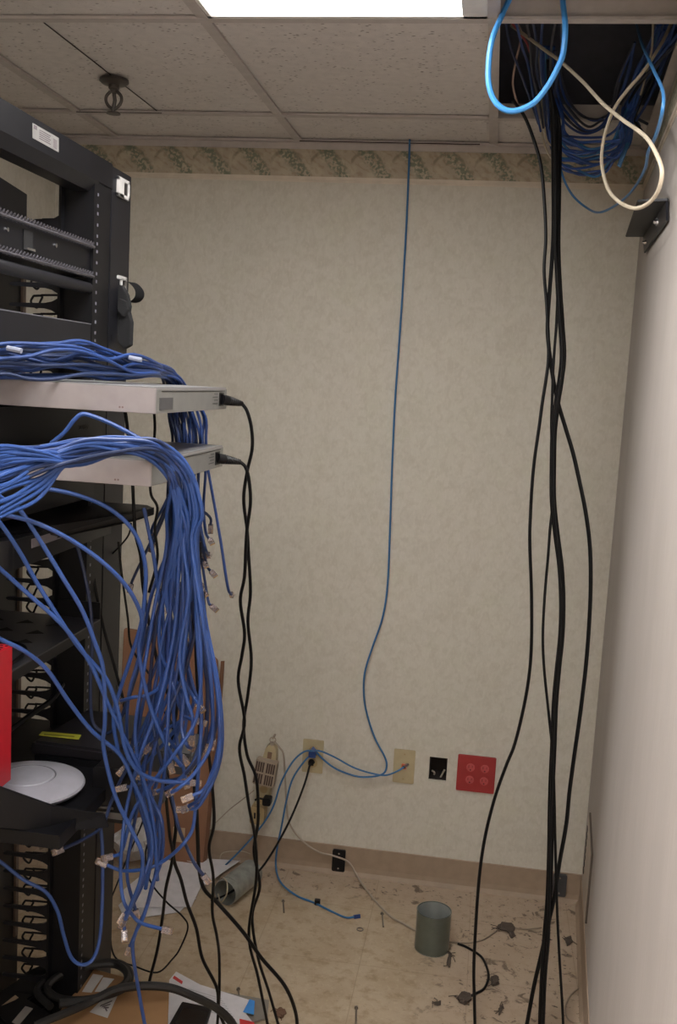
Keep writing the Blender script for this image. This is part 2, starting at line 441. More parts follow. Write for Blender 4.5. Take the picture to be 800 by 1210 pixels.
# border strip, rail and moulding below the ceiling
BM = border_mat()
b = B(); b.box((XL, -.0015, 2.262), (.398, 0, 2.345))
b.box((XL, YR, 2.262), (XL+.0015, 0, 2.345))
b.hexa([(rx(YR)-.0015, YR, 2.262), (rx(YR), YR, 2.262), (.40, 0, 2.262), (.3985, 0, 2.262)], [(rx(YR)-.0015, YR, 2.345), (rx(YR), YR, 2.345), (.40, 0, 2.345), (.3985, 0, 2.345)])
struct('trim_4', b, BM)
b = B()
for z0, z1, d in ((2.246, 2.252, .002), (2.252, 2.262, .006)):
    b.box((XL, -d, z0), (.398, 0, z1)); b.box((XL, YR, z0), (XL+d, 0, z1))
    b.hexa([(rx(YR)-d, YR, z0), (rx(YR), YR, z0), (.40, 0, z0), (.40-d, 0, z0)], [(rx(YR)-d, YR, z1), (rx(YR), YR, z1), (.40, 0, z1), (.40-d, 0, z1)])
struct('trim_5', b, TRIMM)
# cove base
def cove(name, p0, p1, nrm):
    b = B(); p0 = Vector(p0); p1 = Vector(p1); nrm = Vector(nrm)
    prof = [(0, 0), (.014, 0), (.012, .004), (.005, .014), (.003, .03), (.003, .098), (0, .1)]
    b.hexa([p0 + nrm*d + Vector((0, 0, z)) for d, z in prof], [p1 + nrm*d + Vector((0, 0, z)) for d, z in prof])
    o = struct(name, b, BASEM); return o
cove('baseboard_back', (XL, 0, 0), (.40, 0, 0), (0, -1, 0))
cove('baseboard_left', (XL, YR, 0), (XL, 0, 0), (1, 0, 0))
cove('baseboard_right', (rx(YR), YR, 0), (.40, 0, 0), (-1, WR, 0))
# cavity behind the square opening
b = B(); b.box((hx0-.01, T-.03, hz0-.01), (hx1+.01, T+.01, hz1+.01)); b.box((hx0-.004, .012, hz0-.004), (hx0+.001, T, hz1+.004)); b.box((hx1-.001, .012, hz0), (hx1+.004, T, hz1))
b.box((hx0, .012, hz0-.004), (hx1, T, hz0+.001)); b.box((hx0, .012, hz1-.001), (hx1, T, hz1+.004))
bo = b.build('empty_socket_box', HOLE); tag(bo, 'dark empty rectangular socket hole cut in the wall left of the red outlet plate', 'socket box')
g = at(512, 912, y=.02); b = B()
b.tube(smooth_path([g+Vector((-.005, 0, .004)), g+Vector((.004, -.004, 0)), g+Vector((.003, .004, -.01))]), .003)
b.tube(smooth_path([g+Vector((.004, .02, -.035)), g+Vector((.02, .01, -.028)), g+Vector((.036, .03, .0))]), .003)
b.build('cut_wire', GREYC, bo, smooth=True)

# ================================================================== CEILING THINGS
# fluorescent troffer
t = thing('ceiling_light', ((LX0+LX1)/2, -1.64, ZC), 'bright white rectangular fluorescent fixture set in the ceiling grid', 'ceiling light')
b = B()
for x0, x1, y0, y1 in ((LX0, LX0+.012, -2.24, -1.05), (LX1-.05, LX1, -2.24, -1.05), (LX0, LX1, -1.066, -1.05), (LX0, LX1, -2.24, -2.22)):
    b.box((x0, y0, ZC-.006), (x1, y1, ZC+.01))
b.box((LX0, -2.25, ZC+.01), (LX1, -1.05, ZC+.09))
b.build('frame', mat('white_enamel', (226, 224, 220), .4), t, bevel=.002)
b = B(); b.box((LX0+.013, -2.22, ZC-.001), (LX1-.051, -1.067, ZC+.006))
dm = bpy.data.materials.new('glowing_diffuser'); dm.use_nodes = True; nt = dm.node_tree; nt.nodes.remove(nt.nodes['Principled BSDF'])
em = nt.nodes.new('ShaderNodeEmission'); em.inputs[0].default_value = (1, .975, .95, 1); em.inputs[1].default_value = PANEL_EMIT
no = nt.nodes.new('ShaderNodeTexNoise'); no.inputs['Scale'].default_value = 3; mr = nt.nodes.new('ShaderNodeMapRange'); mr.inputs['To Min'].default_value = PANEL_EMIT*.95; mr.inputs['To Max'].default_value = PANEL_EMIT*1.05
nt.links.new(no.outputs[0], mr.inputs['Value']); nt.links.new(mr.outputs[0], em.inputs[1])
nt.links.new(em.outputs[0], nt.nodes['Material Output'].inputs[0])
b.build('diffuser', dm, t)

# sprinkler head
c = at(135, 92, z=ZC)
t = thing('fire_sprinkler', (c.x, c.y, ZC-.09), 'small tarnished metal fire sprinkler head hanging under the ceiling tile', 'sprinkler')
MX = Matrix.Translation((c.x, c.y, 0))
b = B(); b.lathe([(.012, ZC), (.036, ZC-.003), (.037, ZC-.010), (.030, ZC-.016), (.017, ZC-.018), (.0, ZC-.018)], 32, MX); b.build('escutcheon', BRASS, t, smooth=True)
b = B(); b.lathe([(.014, ZC-.016), (.014, ZC-.026), (.010, ZC-.030), (.010, ZC-.036), (0, ZC-.037)], 24, MX); b.build('body', BRASS, t, smooth=True)
b = B()
for s in (-1, 1): b.tube(smooth_path([c+Vector((s*.009, 0, -.033)), c+Vector((s*.019, 0, -.044)), c+Vector((s*.0205, 0, -.056)), c+Vector((s*.013, 0, -.069)), c+Vector((0, 0, -.077))]), .0042)
b.tube([c+Vector((0, 0, -.073)), c+Vector((0, 0, -.085))], .006)
b.build('frame_arms', BRASS, t, smooth=True)
b = B(); b.tube([c+Vector((0, 0, -.035)), c+Vector((.003, 0, -.055)), c+Vector((0, 0, -.074))], .005)
b.build('fusible_link', BRASS, t, smooth=True)
b = B(); b.lathe([(0, ZC-.083), (.017, ZC-.084), (.018, ZC-.088), (.0, ZC-.089)], 16, MX)
b.build('deflector', BRASS, t, smooth=True)

# bracket high on the right wall
p0 = at_right(790, 240); p1 = at_right(766, 298)
t = thing('wall_bracket', (rx(-.45), -.45, 2.02), 'black steel angle bracket bolted high on the right wall', 'bracket')
n_ = Vector((-1, WR, 0)).normalized()
def R(y, z, o): return Vector((rx(y), y, z)) + n_*o
A_ = at_right(790, 237, .004); B_ = at_right(762, 280, .004); C_ = at_right(763, 299, .004); D_ = at_right(790, 261, .004)
t.location = (A_+B_+C_+D_)/4
b = B(); b.prism([A_, B_, C_, D_], n_*.005); b.build('wall_plate', BLK2, t, bevel=.0015)
b = B(); b.prism([A_, B_, B_+n_*.050+Vector((0, .01, 0)), A_+n_*.062+Vector((0, .02, 0))], (0, 0, .005)); b.build('flange', BLK2, t, bevel=.0015)
for u, v_, r_ in ((.30, .45, .010), (.85, .6, .006)):
    q = A_*(1-u) + B_*u; q2 = D_*(1-u) + C_*u; q = q*(1-v_) + q2*v_ + n_*.005
    b = B(); b.tube([q, q+n_*.004], r_, 12); b.tube([q+n_*.004, q+n_*.010], r_*.6, 6); b.build('bolt', SILV, t)

# ================================================================== BACK WALL THINGS
def plate(name, pxc, w, h, m, label, cat, z_off=0):
    c = at(*pxc, y=0)
    t = thing(name, (c.x, 0, c.z - h/2), label, cat)
    b = B(); b.box((c.x-w/2, -.007, c.z-h/2), (c.x+w/2, 0, c.z+h/2)); b.build('cover_plate', m, t, bevel=.002)
    return t, c
def socket(c, m, md, par, r=.0155, dy=-.006):
    b = B(); Mx = Matrix.Translation((c.x, dy, c.z)) @ Matrix.Rotation(math.pi/2, 4, 'X')
    b.lathe([(r, 0), (r, .002), (r*.9, .0025), (0, .0025)], 24, Mx)
    s = b.build('socket', m, par, smooth=True)
    b = B()
    b.box((c.x-.0068, dy-.0032, c.z-.001), (c.x-.0048, dy-.0022, c.z+.008)); b.box((c.x+.0048, dy-.0032, c.z), (c.x+.0065, dy-.0022, c.z+.007))
    b.tube([(c.x, dy-.0032, c.z-.0075), (c.x, dy-.0022, c.z-.0075)], .0026, 10)
    b.build('slots', md, s); return s
t, c = plate('duplex_outlet', (370, 893), .070, .114, IVORY, 'ivory duplex wall outlet with a blue coupler and a black cord plugged in', 'wall outlet')
out_c = c
socket(Vector((c.x+.002, 0, c.z-.022)), IVORYD, BLKP, t)
socket(Vector((c.x+.002, 0, c.z+.020)), IVORYD, BLKP, t)
b = B(); b.tube([(c.x, -.007, c.z), (c.x, -.005, c.z)], .003, 10); b.build('screw', SILV, t)
t, c = plate('phone_jack', (477.5, 905), .070, .114, IVORY, 'ivory wall plate with one orange jack holding a blue cable', 'wall jack')
jack_c = c
b = B(); b.box((c.x-.008, -.010, c.z-.008), (c.x+.008, -.006, c.z+.010)); b.build('jack', mat('orange_jack', (206, 96, 60), .5), t, bevel=.001)
b = B(); b.box((c.x-.0045, -.0108, c.z-.005), (c.x+.0045, -.0098, c.z+.004)); b.build('jack_opening', BLKP, t)
for dz in (-.042, .042):
    b = B(); b.tube([(c.x, -.0072, c.z+dz), (c.x, -.005, c.z+dz)], .0028, 10); b.build('screw', IVORYD, t)
t, c = plate('quad_outlet', (562.5, 914), .123, .122, REDP, 'square red wall plate with four round red sockets', 'wall outlet')
for dx in (-.023, .023):
    for dz in (-.021, .021):
        socket(Vector((c.x+dx+.004, 0, c.z+dz)), REDD, mat('dark_red_slots', (96, 20, 24), .6), t, .0135)
# black covers on the base moulding
for q, nm, lb in (((400.5, 1016), 'cable_cover', 'small dark rectangular cover on the baseboard below the ivory outlets'),
                  ((661, 1045), 'cable_cover', 'small dark rectangular cover on the baseboard behind the hanging black cables')):
    c = at(*q, y=-.003)
    t = thing(nm, (c.x, -.003, c.z-.038), lb, 'cover')
    b = B(); b.rbox((c.x-.022, -.011, c.z-.038), (c.x+.022, -.003, c.z+.038), .006, 1); b.build('cover_plate', DARKGR if q[0] > 500 else BLKP, t, bevel=.001)
    b = B()
    for dz in (-.026, .026): b.tube([(c.x, -.0125, c.z+dz), (c.x, -.010, c.z+dz)], .003, 8)
    b.build('screws', SILV, t)

# floor-level vent on the right wall
t = thing('wall_vent', (rx(-.27), -.27, .19), 'flat beige access grille low on the right wall near the corner', 'vent')
b = B(); b.hexa([R(-.40, .15, 0), R(-.16, .17, 0), R(-.16, .17, .006), R(-.40, .15, .006)], [R(-.40, .36, 0), R(-.16, .38, 0), R(-.16, .38, .006), R(-.40, .36, .006)])
b.build('frame', mat('vent_frame_dark', (92, 82, 74), .5), t, bevel=.001)
b = B(); b.hexa([R(-.393, .158, .005), R(-.167, .178, .005), R(-.167, .178, .008), R(-.393, .158, .008)], [R(-.393, .352, .005), R(-.167, .372, .005), R(-.167, .372, .008), R(-.393, .352, .008)])
b.build('panel', mat('vent_panel', (166, 154, 140), .55), t)
b = B()
for k in range(7):
    z = .20 + k*.022; b.hexa([R(-.20, z, .007), R(-.175, z, .007), R(-.175, z, .010), R(-.20, z, .010)], [R(-.20, z+.012, .007), R(-.175, z+.012, .007), R(-.175, z+.012, .010), R(-.20, z+.012, .010)])
b.build('louvres', BLKP, t)

# surge strip hanging on the wall
c0 = at(322, 878, y=-.02); c1 = at(310, 945, y=-.02)
dv = (c1-c0).normalized(); sd = dv.cross(Vector((0, 1, 0))).normalized(); yv = Vector((0, 1, 0))
t = thing('power_strip', (c1.x, -.02, c1.z), 'ivory power strip hanging crooked on a hook at the wall left of the outlets', 'power strip')
def U(l, s, y): return c0 + dv*l + sd*s + Vector((0, y, 0))
b = B(); prof = [(.004, .010), (.02, .020), (.05, .024), (.22, .024), (.225, .020)]
lo = [U(l, s, .018) for l, s in prof] + [U(l, -s, .018) for l, s in prof[::-1]]; hi = [U(l, s*.92, -.012) for l, s in prof] + [U(l, -s*.92, -.012) for l, s in prof[::-1]]
b.hexa(lo, hi); b.build('housing', IVORY, t, bevel=.002)
b = B(); b.hexa([U(.028, -.007, -.013), U(.028, .007, -.013), U(.050, .007, -.013), U(.050, -.007, -.013)], [U(.028, -.007, -.018), U(.028, .007, -.018), U(.050, .007, -.014), U(.050, -.007, -.014)])
b.build('switch', mat('switch_brown', (120, 96, 80), .5), t)
b = B(); b.tube([U(.062, 0, -.011), U(.062, 0, -.014)], .004, 12); b.build('breaker_button', BLKP, t)
b = B(); b.ring(U(-.012, 0, -.004), .010, .0018, 20, ax=tuple(sd), ay=tuple(dv)); b.tube([U(-.022, 0, .02), U(-.022, 0, -.012)], .004, 8); b.tube([U(-.004, 0, -.004), U(.008, 0, -.004)], .007, 10); b.build('hanging_hook', GREYC, t, smooth=True)
for l in (.16, .2):
    b = B(); b.tube([U(l, 0, -.011), U(l, 0, -.0135)], .013, 20); b.build('socket', IVORYD, t)
# wide adapter with four dark vents, plugged into the strip
ca = at(313, 914, y=-.05)
t = thing('plug_adapter', (ca.x, -.05, ca.z-.05), 'pale adapter block with four dark slatted vents plugged into the power strip', 'adapter')
def V(l, s, y): return ca + dv*l + sd*s + Vector((0, y, 0))
b = B(); b.hexa([V(-.045, -.036, .028), V(-.045, .036, .028), V(.042, .036, .028), V(.042, -.036, .028)], [V(-.045, -.036, -.008), V(-.045, .036, -.008), V(.042, .036, -.008), V(.042, -.036, -.008)])
b.build('housing', mat('pale_adapter', (158, 144, 127), .5), t, bevel=.003)
b = B()
for l0 in (-.040, .001):
    for s0 in (-.033, .003):
        for k in range(4):
            a_ = s0 + .0075*k
            b.hexa([V(l0, a_, -.0085), V(l0, a_+.0055, -.0085), V(l0+.034, a_+.0055, -.0085), V(l0+.034, a_, -.0085)], [V(l0, a_, -.0095), V(l0, a_+.0055, -.0095), V(l0+.034, a_+.0055, -.0095), V(l0+.034, a_, -.0095)])
b.build('vents', mat('vent_brown', (74, 58, 52), .7), t)
# yellowed adapter and black plug below it
c = at(305, 962, y=-.05)
t = thing('plug_adapter', (c.x, -.05, c.z-.03), 'yellowed small adapter hanging below the power strip', 'adapter')
b = B(); b.rbox((c.x-.026, -.06, c.z-.032), (c.x+.022, -.012, c.z+.028), .01, 1); b.build('housing', IVORYD, t, bevel=.002)
b = B(); b.box((c.x-.012, -.0615, c.z-.012), (c.x-.006, -.0595, c.z+.008)); b.box((c.x+.003, -.0615, c.z-.012), (c.x+.009, -.0595, c.z+.008)); b.build('slots', BLKP, t)
c = at(317, 945, y=-.06); b = B(); b.rbox((c.x-.016, -.08, c.z-.014), (c.x+.012, -.05, c.z+.012), .006, 1)
b.tube(smooth_path([c+Vector((-.014, -.01, .004)), c+Vector((-.03, -.012, .006)), c+Vector((-.042, -.01, -.002))]), .0035)
tag(b.build('black_plug', BLKP, bevel=.0015), 'small black plug stuck beside the yellowed adapter under the power strip', 'plug')

# ================================================================== RACK
XP = -.82
rk = thing('equipment_rack', (XP, -1.4, 0), 'tall black open frame equipment rack at the left with finger cable guides', 'rack')
b = B(); b.box((XP-.004, -1.17, .03), (XP, -1.087, 2.062)); b.build('front_rail', BLK, rk)
b = B(); b.box((XP-.066, -1.173, .03), (XP-.0, -1.170, 2.062)); b.box((XP-.068, -1.19, .03), (XP-.063, -1.165, 2.03)); b.build('post_web', BLK, rk)
b = B(); b.box((XP-.004, -1.083, .03), (XP+.001, -.972, 2.060)); b.box((XP-.10, -.976, .03), (XP, -.972, 2.06)); b.build('side_plate', BLK2, rk, bevel=.001)
b = B(); b.box((XP-.05, -1.087, .03), (XP-.008, -1.078, 2.05)); b.build('post_channel', BLKP, rk)
b = B()
z = .08
while z < 2.0:
    b.box((XP+.0002, -1.158, z), (XP+.0008, -1.152, z+.006)); z += .0222 if int(z*1000) % 3 else .0155
b.build('mounting_holes', mat('bare_screw_holes', (128, 128, 140), .4, .3), rk)
b = B()
for zz in (1.75, 1.70, .95, .90): b.box((XP+.0012, -1.070, zz), (XP+.0018, -1.062, zz+.012)); b.box((XP+.0012, -.985, zz-.004), (XP+.0018, -.978, zz+.008))
b.build('plate_slots', BLKP, rk)
# top and bottom beams, near post (outside the frame)
b = B(); b.box((XP-.05, -1.70, 2.012), (XP+.002, -1.083, 2.064)); b.build('top_beam', BLK, rk, bevel=.0015)
b = B(); b.hexa([(XP-.052, -1.70, 1.992), (XP-.012, -1.70, 1.992), (XP-.012, -1.16, 1.992), (XP-.052, -1.16, 1.992)], [(XP-.052, -1.70, 2.012), (XP+.004, -1.70, 2.0125), (XP+.004, -1.16, 2.0125), (XP-.052, -1.16, 2.012)]); b.build('beam_lip', BLK2, rk)
b = B(); b.box((XP-.16, -1.75, 0), (XP+.08, -.97, .03)); b.build('base', BLK, rk, bevel=.002)
b = B(); b.box((XP-.07, -1.72, .03), (XP, -1.645, 2.062)); b.build('near_post', BLK, rk)
# front vertical duct
b = B(); b.box((-1.13, -1.75, .0), (-1.10, -.895, 2.03)); b.hexa([(-1.13, -1.75, 2.03), (-1.10, -1.75, 2.03), (-1.10, -.895, 2.03), (-1.13, -.895, 2.03)], [(-1.13, -1.75, 2.05), (-1.10, -1.75, 2.05), (-1.10, -1.10, 2.05), (-1.13, -1.10, 2.05)])
b.build('vertical_duct', BLK, rk)
b = B(); b.box((-1.10, -.92, .2), (-1.094, -.905, 1.9)); b.build('duct_edge', mat('duct_edge_brown', (92, 76, 66), .5), rk)
# cable fingers: long curved fingers at the near edge, hooks behind
fb = None; zs = [1.925 - .0412*k for k in range(44)]
for k, z in enumerate(zs):
    if fb is None:
        b = B(); lo = []; 
        prof = [(-.885, -.017), (-.892, -.015), (-.902, -.008), (-.918, -.0045), (-.992, -.0036), (-.996, 0), (-.992, .0036), (-.918, .0045), (-.902, .008), (-.892, .015), (-.885, .017)]
        b.hexa([(x, -1.185, z+dz) for x, dz in prof], [(x, -1.178, z+dz) for x, dz in prof])
        fb = b.build('finger', BLK2, rk, bevel=.001); z00 = z
    else:
        o = fb.copy(); COL.objects.link(o); o.location = fb.location + Vector((0, 0, z-z00))
hb = None
for k, z in enumerate(zs):
    if hb is None:
        b = B(); y_ = -1.0; z_ = z+.02
        b.tube(smooth_path([(-1.030, y_, z_+.012), (-1.010, y_, z_+.012), (-1.014, y_, z_), (-1.022, y_, z_-.014), (-1.036, y_, z_-.002), (-1.030, y_, z_+.012)]), .0026)
        b.tube([(-1.012, y_, z_+.014), (-.925, y_, z_+.018)], .0026)
        hb = b.build('hook', BLKP, rk, smooth=True); z00 = z
    else:
        o = hb.copy(); COL.objects.link(o); o.location = hb.location + Vector((0, 0, z-z00))
# makers' label on the beam
t = B(); t.box((XP+.002, -1.456, 2.028), (XP+.0026, -1.350, 2.053)); lab = t.build('sticker', mat('silver_label', (150, 148, 146), .3, .4), rk, label='silver sticker on the top beam')
t = B()
t.box((XP+.0026, -1.452, 2.045), (XP+.003, -1.440, 2.051))
for k in range(5): t.box((XP+.0026, -1.43, 2.033+.0035*k), (XP+.003, -1.385-.004*(k % 2), 2.0345+.0035*k))
for k in range(4): t.box((XP+.0026, -1.374+.0045*k, 2.031), (XP+.003, -1.372+.0045*k, 2.047))
t.build('print', mat('label_print', (92, 84, 88), .6), lab)

# white clips on the side plate
def clip(pts, name, label):
    t = thing(name, pts['loc'], label, 'clip'); return t
q = at(145, 224, x=XP)
t = thing('cable_clip', (XP+.001, q.y, q.z-.02), 'white plastic clip with a dark slot near the top of the rack side', 'clip')
b = B(); y, z = q.y, q.z
for a_ in ((-.040, -.02, -.034, .021), (.018, -.02, .026, .021), (-.04, .013, .026, .021), (-.040, -.02, .026, -.012), (-.034, -.02, -.008, .015)):
    b.box((XP+.001, y+a_[0], z+a_[1]), (XP+.007, y+a_[2], z+a_[3]))
b.build('clip_frame', WHITE, t, bevel=.001)
b = B(); b.box((XP+.0015, y-.008, z-.012), (XP+.004, y+.018, z+.013)); b.build('slot', BLKP, t)
q = at(145, 336, x=XP)
t = B(); y, z = q.y, q.z
t.box((XP+.001, y-.04, z+.008), (XP+.006, y+.012, z+.016)); t.box((XP+.001, y+.004, z-.022), (XP+.006, y+.012, z+.016)); t.box((XP+.001, y-.022, z-.004), (XP+.006, y-.014, z+.012))
tag(t.build('cable_clip', WHITE, bevel=.001), 'broken white plastic clip right above the black hook and loop strap', 'clip')
# hook-and-loop strap hanging from the rack side
t = thing('velcro_strap', at(150, 345, y=-1.0), 'black fabric strap looped and hanging from the rack side', 'strap')
lp = [at(x, y, y=-1.0) for x, y in ((147, 333), (156, 334), (164, 342), (165, 350), (160, 356), (152, 357), (146, 352))]
pts = smooth_path(lp, 6); b = B(); rows = []
for p in pts: rows.append((b.v(p + Vector((-.006, -.012, 0))), b.v(p + Vector((.006, .012, 0)))))
for i in range(len(rows)-1): b.bm.faces.new((rows[i][0], rows[i][1], rows[i+1][1], rows[i+1][0]))
bmesh.ops.solidify(b.bm, geom=b.bm.faces[:], thickness=.0035); b.build('loop', FABB, t)
b = B()
outl = [(137, 340), (143, 337), (149, 348), (152, 362), (150, 368), (154, 380), (153, 408), (146, 412), (139, 404), (138, 380), (136, 360)]
b.prism([at(x, y, y=-1.035) for x, y in outl], (.004, .012, 0)); b.build('hanging_tail', FABB, t, bevel=.001)
b = B(); b.prism([at(x, y, y=-1.045) for x, y in ((139, 352), (148, 356), (150, 366), (145, 374), (138, 366))], (.004, .008, 0)); b.build('fold', FABB, t, bevel=.001)

# horizontal managers with toothed edges
def manager(name, z0, z1, label, hole=None, tooth=True, zt=None):
    t = thing(name, (XP-.01, -1.4, z0), label, 'cable manager')
    b = B(); b.box((XP-.012, -1.645, z0), (XP-.006, -1.174, z1))
    b.box((XP-.07, -1.645, z0-.002), (XP-.006, -1.174, z0)); b.build('panel', BLK, t)
    if tooth:
        for ze, nm in ((z1, 'upper_teeth'), (z0, 'lower_teeth')):
            b = B(); y = -1.64
            while y < -1.18:
                h = .008
                b.tube([(XP-.002, y, ze-h*.4), (XP+.006, y+.004, ze+h), (XP+.002, y+.009, ze+h*.2), (XP-.002, y+.012, ze-h*.4)], .0017, 5); y += .0125
            b.tube([(XP+.002, -1.645, ze), (XP+.002, -1.174, ze)], .0028, 6)
            b.tube([(XP-.01, -1.645, ze+.006), (XP-.01, -1.174, ze+.004)], .0024, 6)
            b.build(nm, mat('worn_black_wire', (96, 94, 100), .3, .5), t)
    return t
t = manager('cable_manager', 1.823, 1.882, 'black horizontal cable manager with toothed edges below the top of the rack')
b = B(); b.box((XP-.006, -1.47, 1.838), (XP-.004, -1.435, 1.872)); b.build('latch_recess', mat('recess_black', (10, 10, 12), .7), t)
b = B(); b.box((XP-.0055, -1.465, 1.838), (XP+.001, -1.435, 1.842)); b.tube([(XP-.006, -1.53, 1.862), (XP-.003, -1.53, 1.862)], .004, 8); b.tube([(XP-.006, -1.34, 1.862), (XP-.003, -1.34, 1.862)], .004, 8); b.build('latch', SILV, t)
b = B(); b.tube([(XP-.01, -1.645, 1.800), (XP-.01, -1.174, 1.800)], .012, 12)
tag(b.build('lacing_bar', BLK2, smooth=True), 'black round lacing bar under the toothed cable manager', 'bar')
t = thing('blanking_panel', (XP, -1.4, 1.66), 'plain black blanking panel above the upper bundle of blue cables', 'panel')
b = B(); b.box((XP-.004, -1.645, 1.648), (XP-.001, -1.174, 1.727)); b.build('face', BLK2, t, bevel=.001)
b = B(); b.box((XP-.02, -1.645, 1.727), (XP-.001, -1.174, 1.729)); b.build('top_lip', mat('lip_grey', (110, 110, 118), .35, .3), t)

# ------------------------------------------------------------------ network switches
def net_switch(z1, label, near=-1.58, xr=-.54, far=None, vent=True):
    h = .0435; z0 = z1-h; far = far or near+.443
    t = thing('network_switch', ((XP+xr)/2, (near+far)/2, z0), label, 'network switch')
    b = B(); b.box((-.90, near, z0), (xr, far, z1-.002)); b.build('case', SWSIDE, t, bevel=.001)
    b = B(); b.box((-.90, near+.002, z1-.002), (xr-.001, far-.002, z1)); b.build('lid', mat('switch_lid', (140, 140, 142), .35, .3), t)
    b = B(); b.box((xr, near+.004, z0+.001), (xr+.0008, far-.002, z1-.003)); rp = b.build('rear_panel', SWREAR, t)
    b = B(); b.box((xr+.0008, near+.03, z1-.0075), (xr+.0014, far-.02, z1-.0062)); b.build('lid_seam', BLKP, rp)
    if vent:
        b = B(); b.box((xr+.0008, near+.018, z0+.006), (xr+.0016, near+.088, z0+.026)); b.build('dark_label', SWDK, rp)
    b = B(); yy = far-.105
    for k in range(4): b.box((xr+.0008, yy+.01*(k % 2), z0+.012+.006*k), (xr+.0013, yy+.035, z0+.0135+.006*k))
    b.build('fine_print', SWDK, rp)
    b = B(); b.box((xr+.0008, far-.060, z0+.007), (xr+.002, far-.028, z0+.033)); b.build('power_inlet', BLKP, t)
    b = B()
    for xx in (-.60, -.595): b.tube([(xx, near-.0008, z0+.008), (xx, near, z0+.008)], .0017, 8)
    b.build('screw', mat('screw_dark', (120, 100, 100), .5), t)
    return t, Vector((xr+.002, far-.044, z0+.020))
s1, in1 = net_switch(1.614, 'upper silver rack switch with a bundle of blue cables lying on top')
zz2 = at(178, 544, x=-.54)
s2, in2 = net_switch(zz2.z, 'lower silver rack switch under the second bundle of blue cables', near=-1.592, vent=False)

# power cords with ribbed plugs
def cord(P, label, name='power_cable', plugp=None, r=.0036, group=None, plugdir=None):
    if plugp is None: return cable(name, P, r, BLKR, label, 'power cord', group)
    t = thing(name, plugp, label, 'power cord', group)
    b = B(); b.tube(smooth_path(P), r); b.build('cord', BLKR, t, smooth=True)
    b = B(); d = (Vector(P[0])-plugp).normalized(); L = (Vector(P[0])-plugp).length
    def rad(u): return .0105 if u < .3 else (.0105-(u-.3)*.007) * (1 if int(u*24) % 2 else .86)
    b.tube([plugp + d*L*k/24 for k in range(25)], rad, 10); b.build('plug', BLKP, t, smooth=True)
    return t
ca = [(286, 477), (292, 486), (297, 505), (298, 530), (292, 558), (288, 590), (292, 626), (294, 660), (296, 700), (293, 735), (297, 780), (293, 820), (288, 856), (292, 892), (303, 921), (305, 970), (300, 1006), (307, 1047), (298, 1083), (305, 1132), (318, 1173), (330, 1215)]
cb = [(284, 546), (290, 552), (294, 566), (296, 594), (291.5, 630), (289, 680), (284, 710), (289, 748), (286, 774), (281.5, 805), (289, 852), (283, 884), (289, 918), (295, 957), (301, 988), (303, 1038), (294, 1105), (305, 1155), (317, 1215)]
def deep(c, y0, y1): return px([(x, y, y0 + (y1-y0)*((y-c[0][1])/(c[-1][1]-c[0][1]))) for x, y in c])
cord(deep(ca, -1.13, -.90), 'black power cord plugged into the upper silver switch, hanging to the floor', plugp=in1)
cord(deep(cb, -1.16, -.93), 'black power cord plugged into the lower silver switch, hanging to the floor', plugp=in2)

# ------------------------------------------------------------------ equipment in the rack
t = thing('rack_device', (-.80, -1.4, 1.478), 'black rack device with small grey lettering between the two silver switches', 'rack device')
b = B(); b.box((-1.05, -1.645, 1.487), (-.815, -1.105, 1.566)); b.build('case', BLKP, t, bevel=.002)
b = B(); b.box((-.815, -1.645, 1.487), (-.812, -1.105, 1.566)); b.build('face', BLK, t)
q = at(99, 505, x=-.811)
text_mesh('lettering', 'CORVM', .0135, mat('faint_lettering', (120, 116, 112), .6), t, Matrix.Translation((-.8112, q.y, q.z)) @ Matrix.Rotation(math.pi/2, 4, 'Z') @ Matrix.Rotation(math.pi/2, 4, 'X'))
t = thing('rack_device', (-.82, -1.4, 1.37), 'black unlit rack device directly under the lower silver switch', 'rack device')
b = B(); b.box((-1.05, -1.645, 1.37), (-.812, -1.16, 1.432)); b.build('case', BLKP, t, bevel=.002)
b = B(); q = at(40, 565, x=-.811)
for k in range(4): b.box((-.812, q.y-.05+.022*k, q.z-.01+.006*(k % 2)), (-.806, q.y-.036+.022*k, q.z))
b.build('ports', SILV, t)
# upper cantilever shelf with its device
t = thing('rack_shelf', (-.80, -1.3, 1.345), 'black shelf whose tapered corner sticks out under the lower silver switch', 'shelf')
b = B()
pts = [at(x, y, z=1.352) for x, y in ((-30, 603), (60, 597), (145, 595.5), (174, 598.5))]
pts = [(-1.05, -1.66, 1.352), (-.83, -1.66, 1.352), (-.70, -1.20, 1.352), (-.697, -1.12, 1.352), (-.72, -1.09, 1.352), (-1.05, -1.09, 1.352)]
b.prism(pts, (0, 0, -.004)); b.build('deck', BLK, t, bevel=.001)
b = B(); b.prism([(-.83, -1.66, 1.352), (-.70, -1.20, 1.352), (-.697, -1.12, 1.352), (-.697, -1.12, 1.336), (-.715, -1.20, 1.330), (-.84, -1.66, 1.32)], (.003, 0, 0)); b.build('side_lip', BLKP, t)
t = thing('modem', (-.80, -1.35, 1.28), 'black rounded modem with a pale label hung under the upper shelf', 'modem')
b = B(); b.rbox((-.98, -1.62, 1.294), (-.775, -1.13, 1.346), .03, 2); b.build('case', BLKP, t, bevel=.008, smooth=True)
b = B(); qa = at(38, 614, x=-.774); qb = at(92, 616, x=-.774); b.box((-.776, qa.y, 1.322), (-.7738, qb.y, 1.338)); b.build('pale_label', mat('pale_label_grey', (120, 114, 120), .5), t)
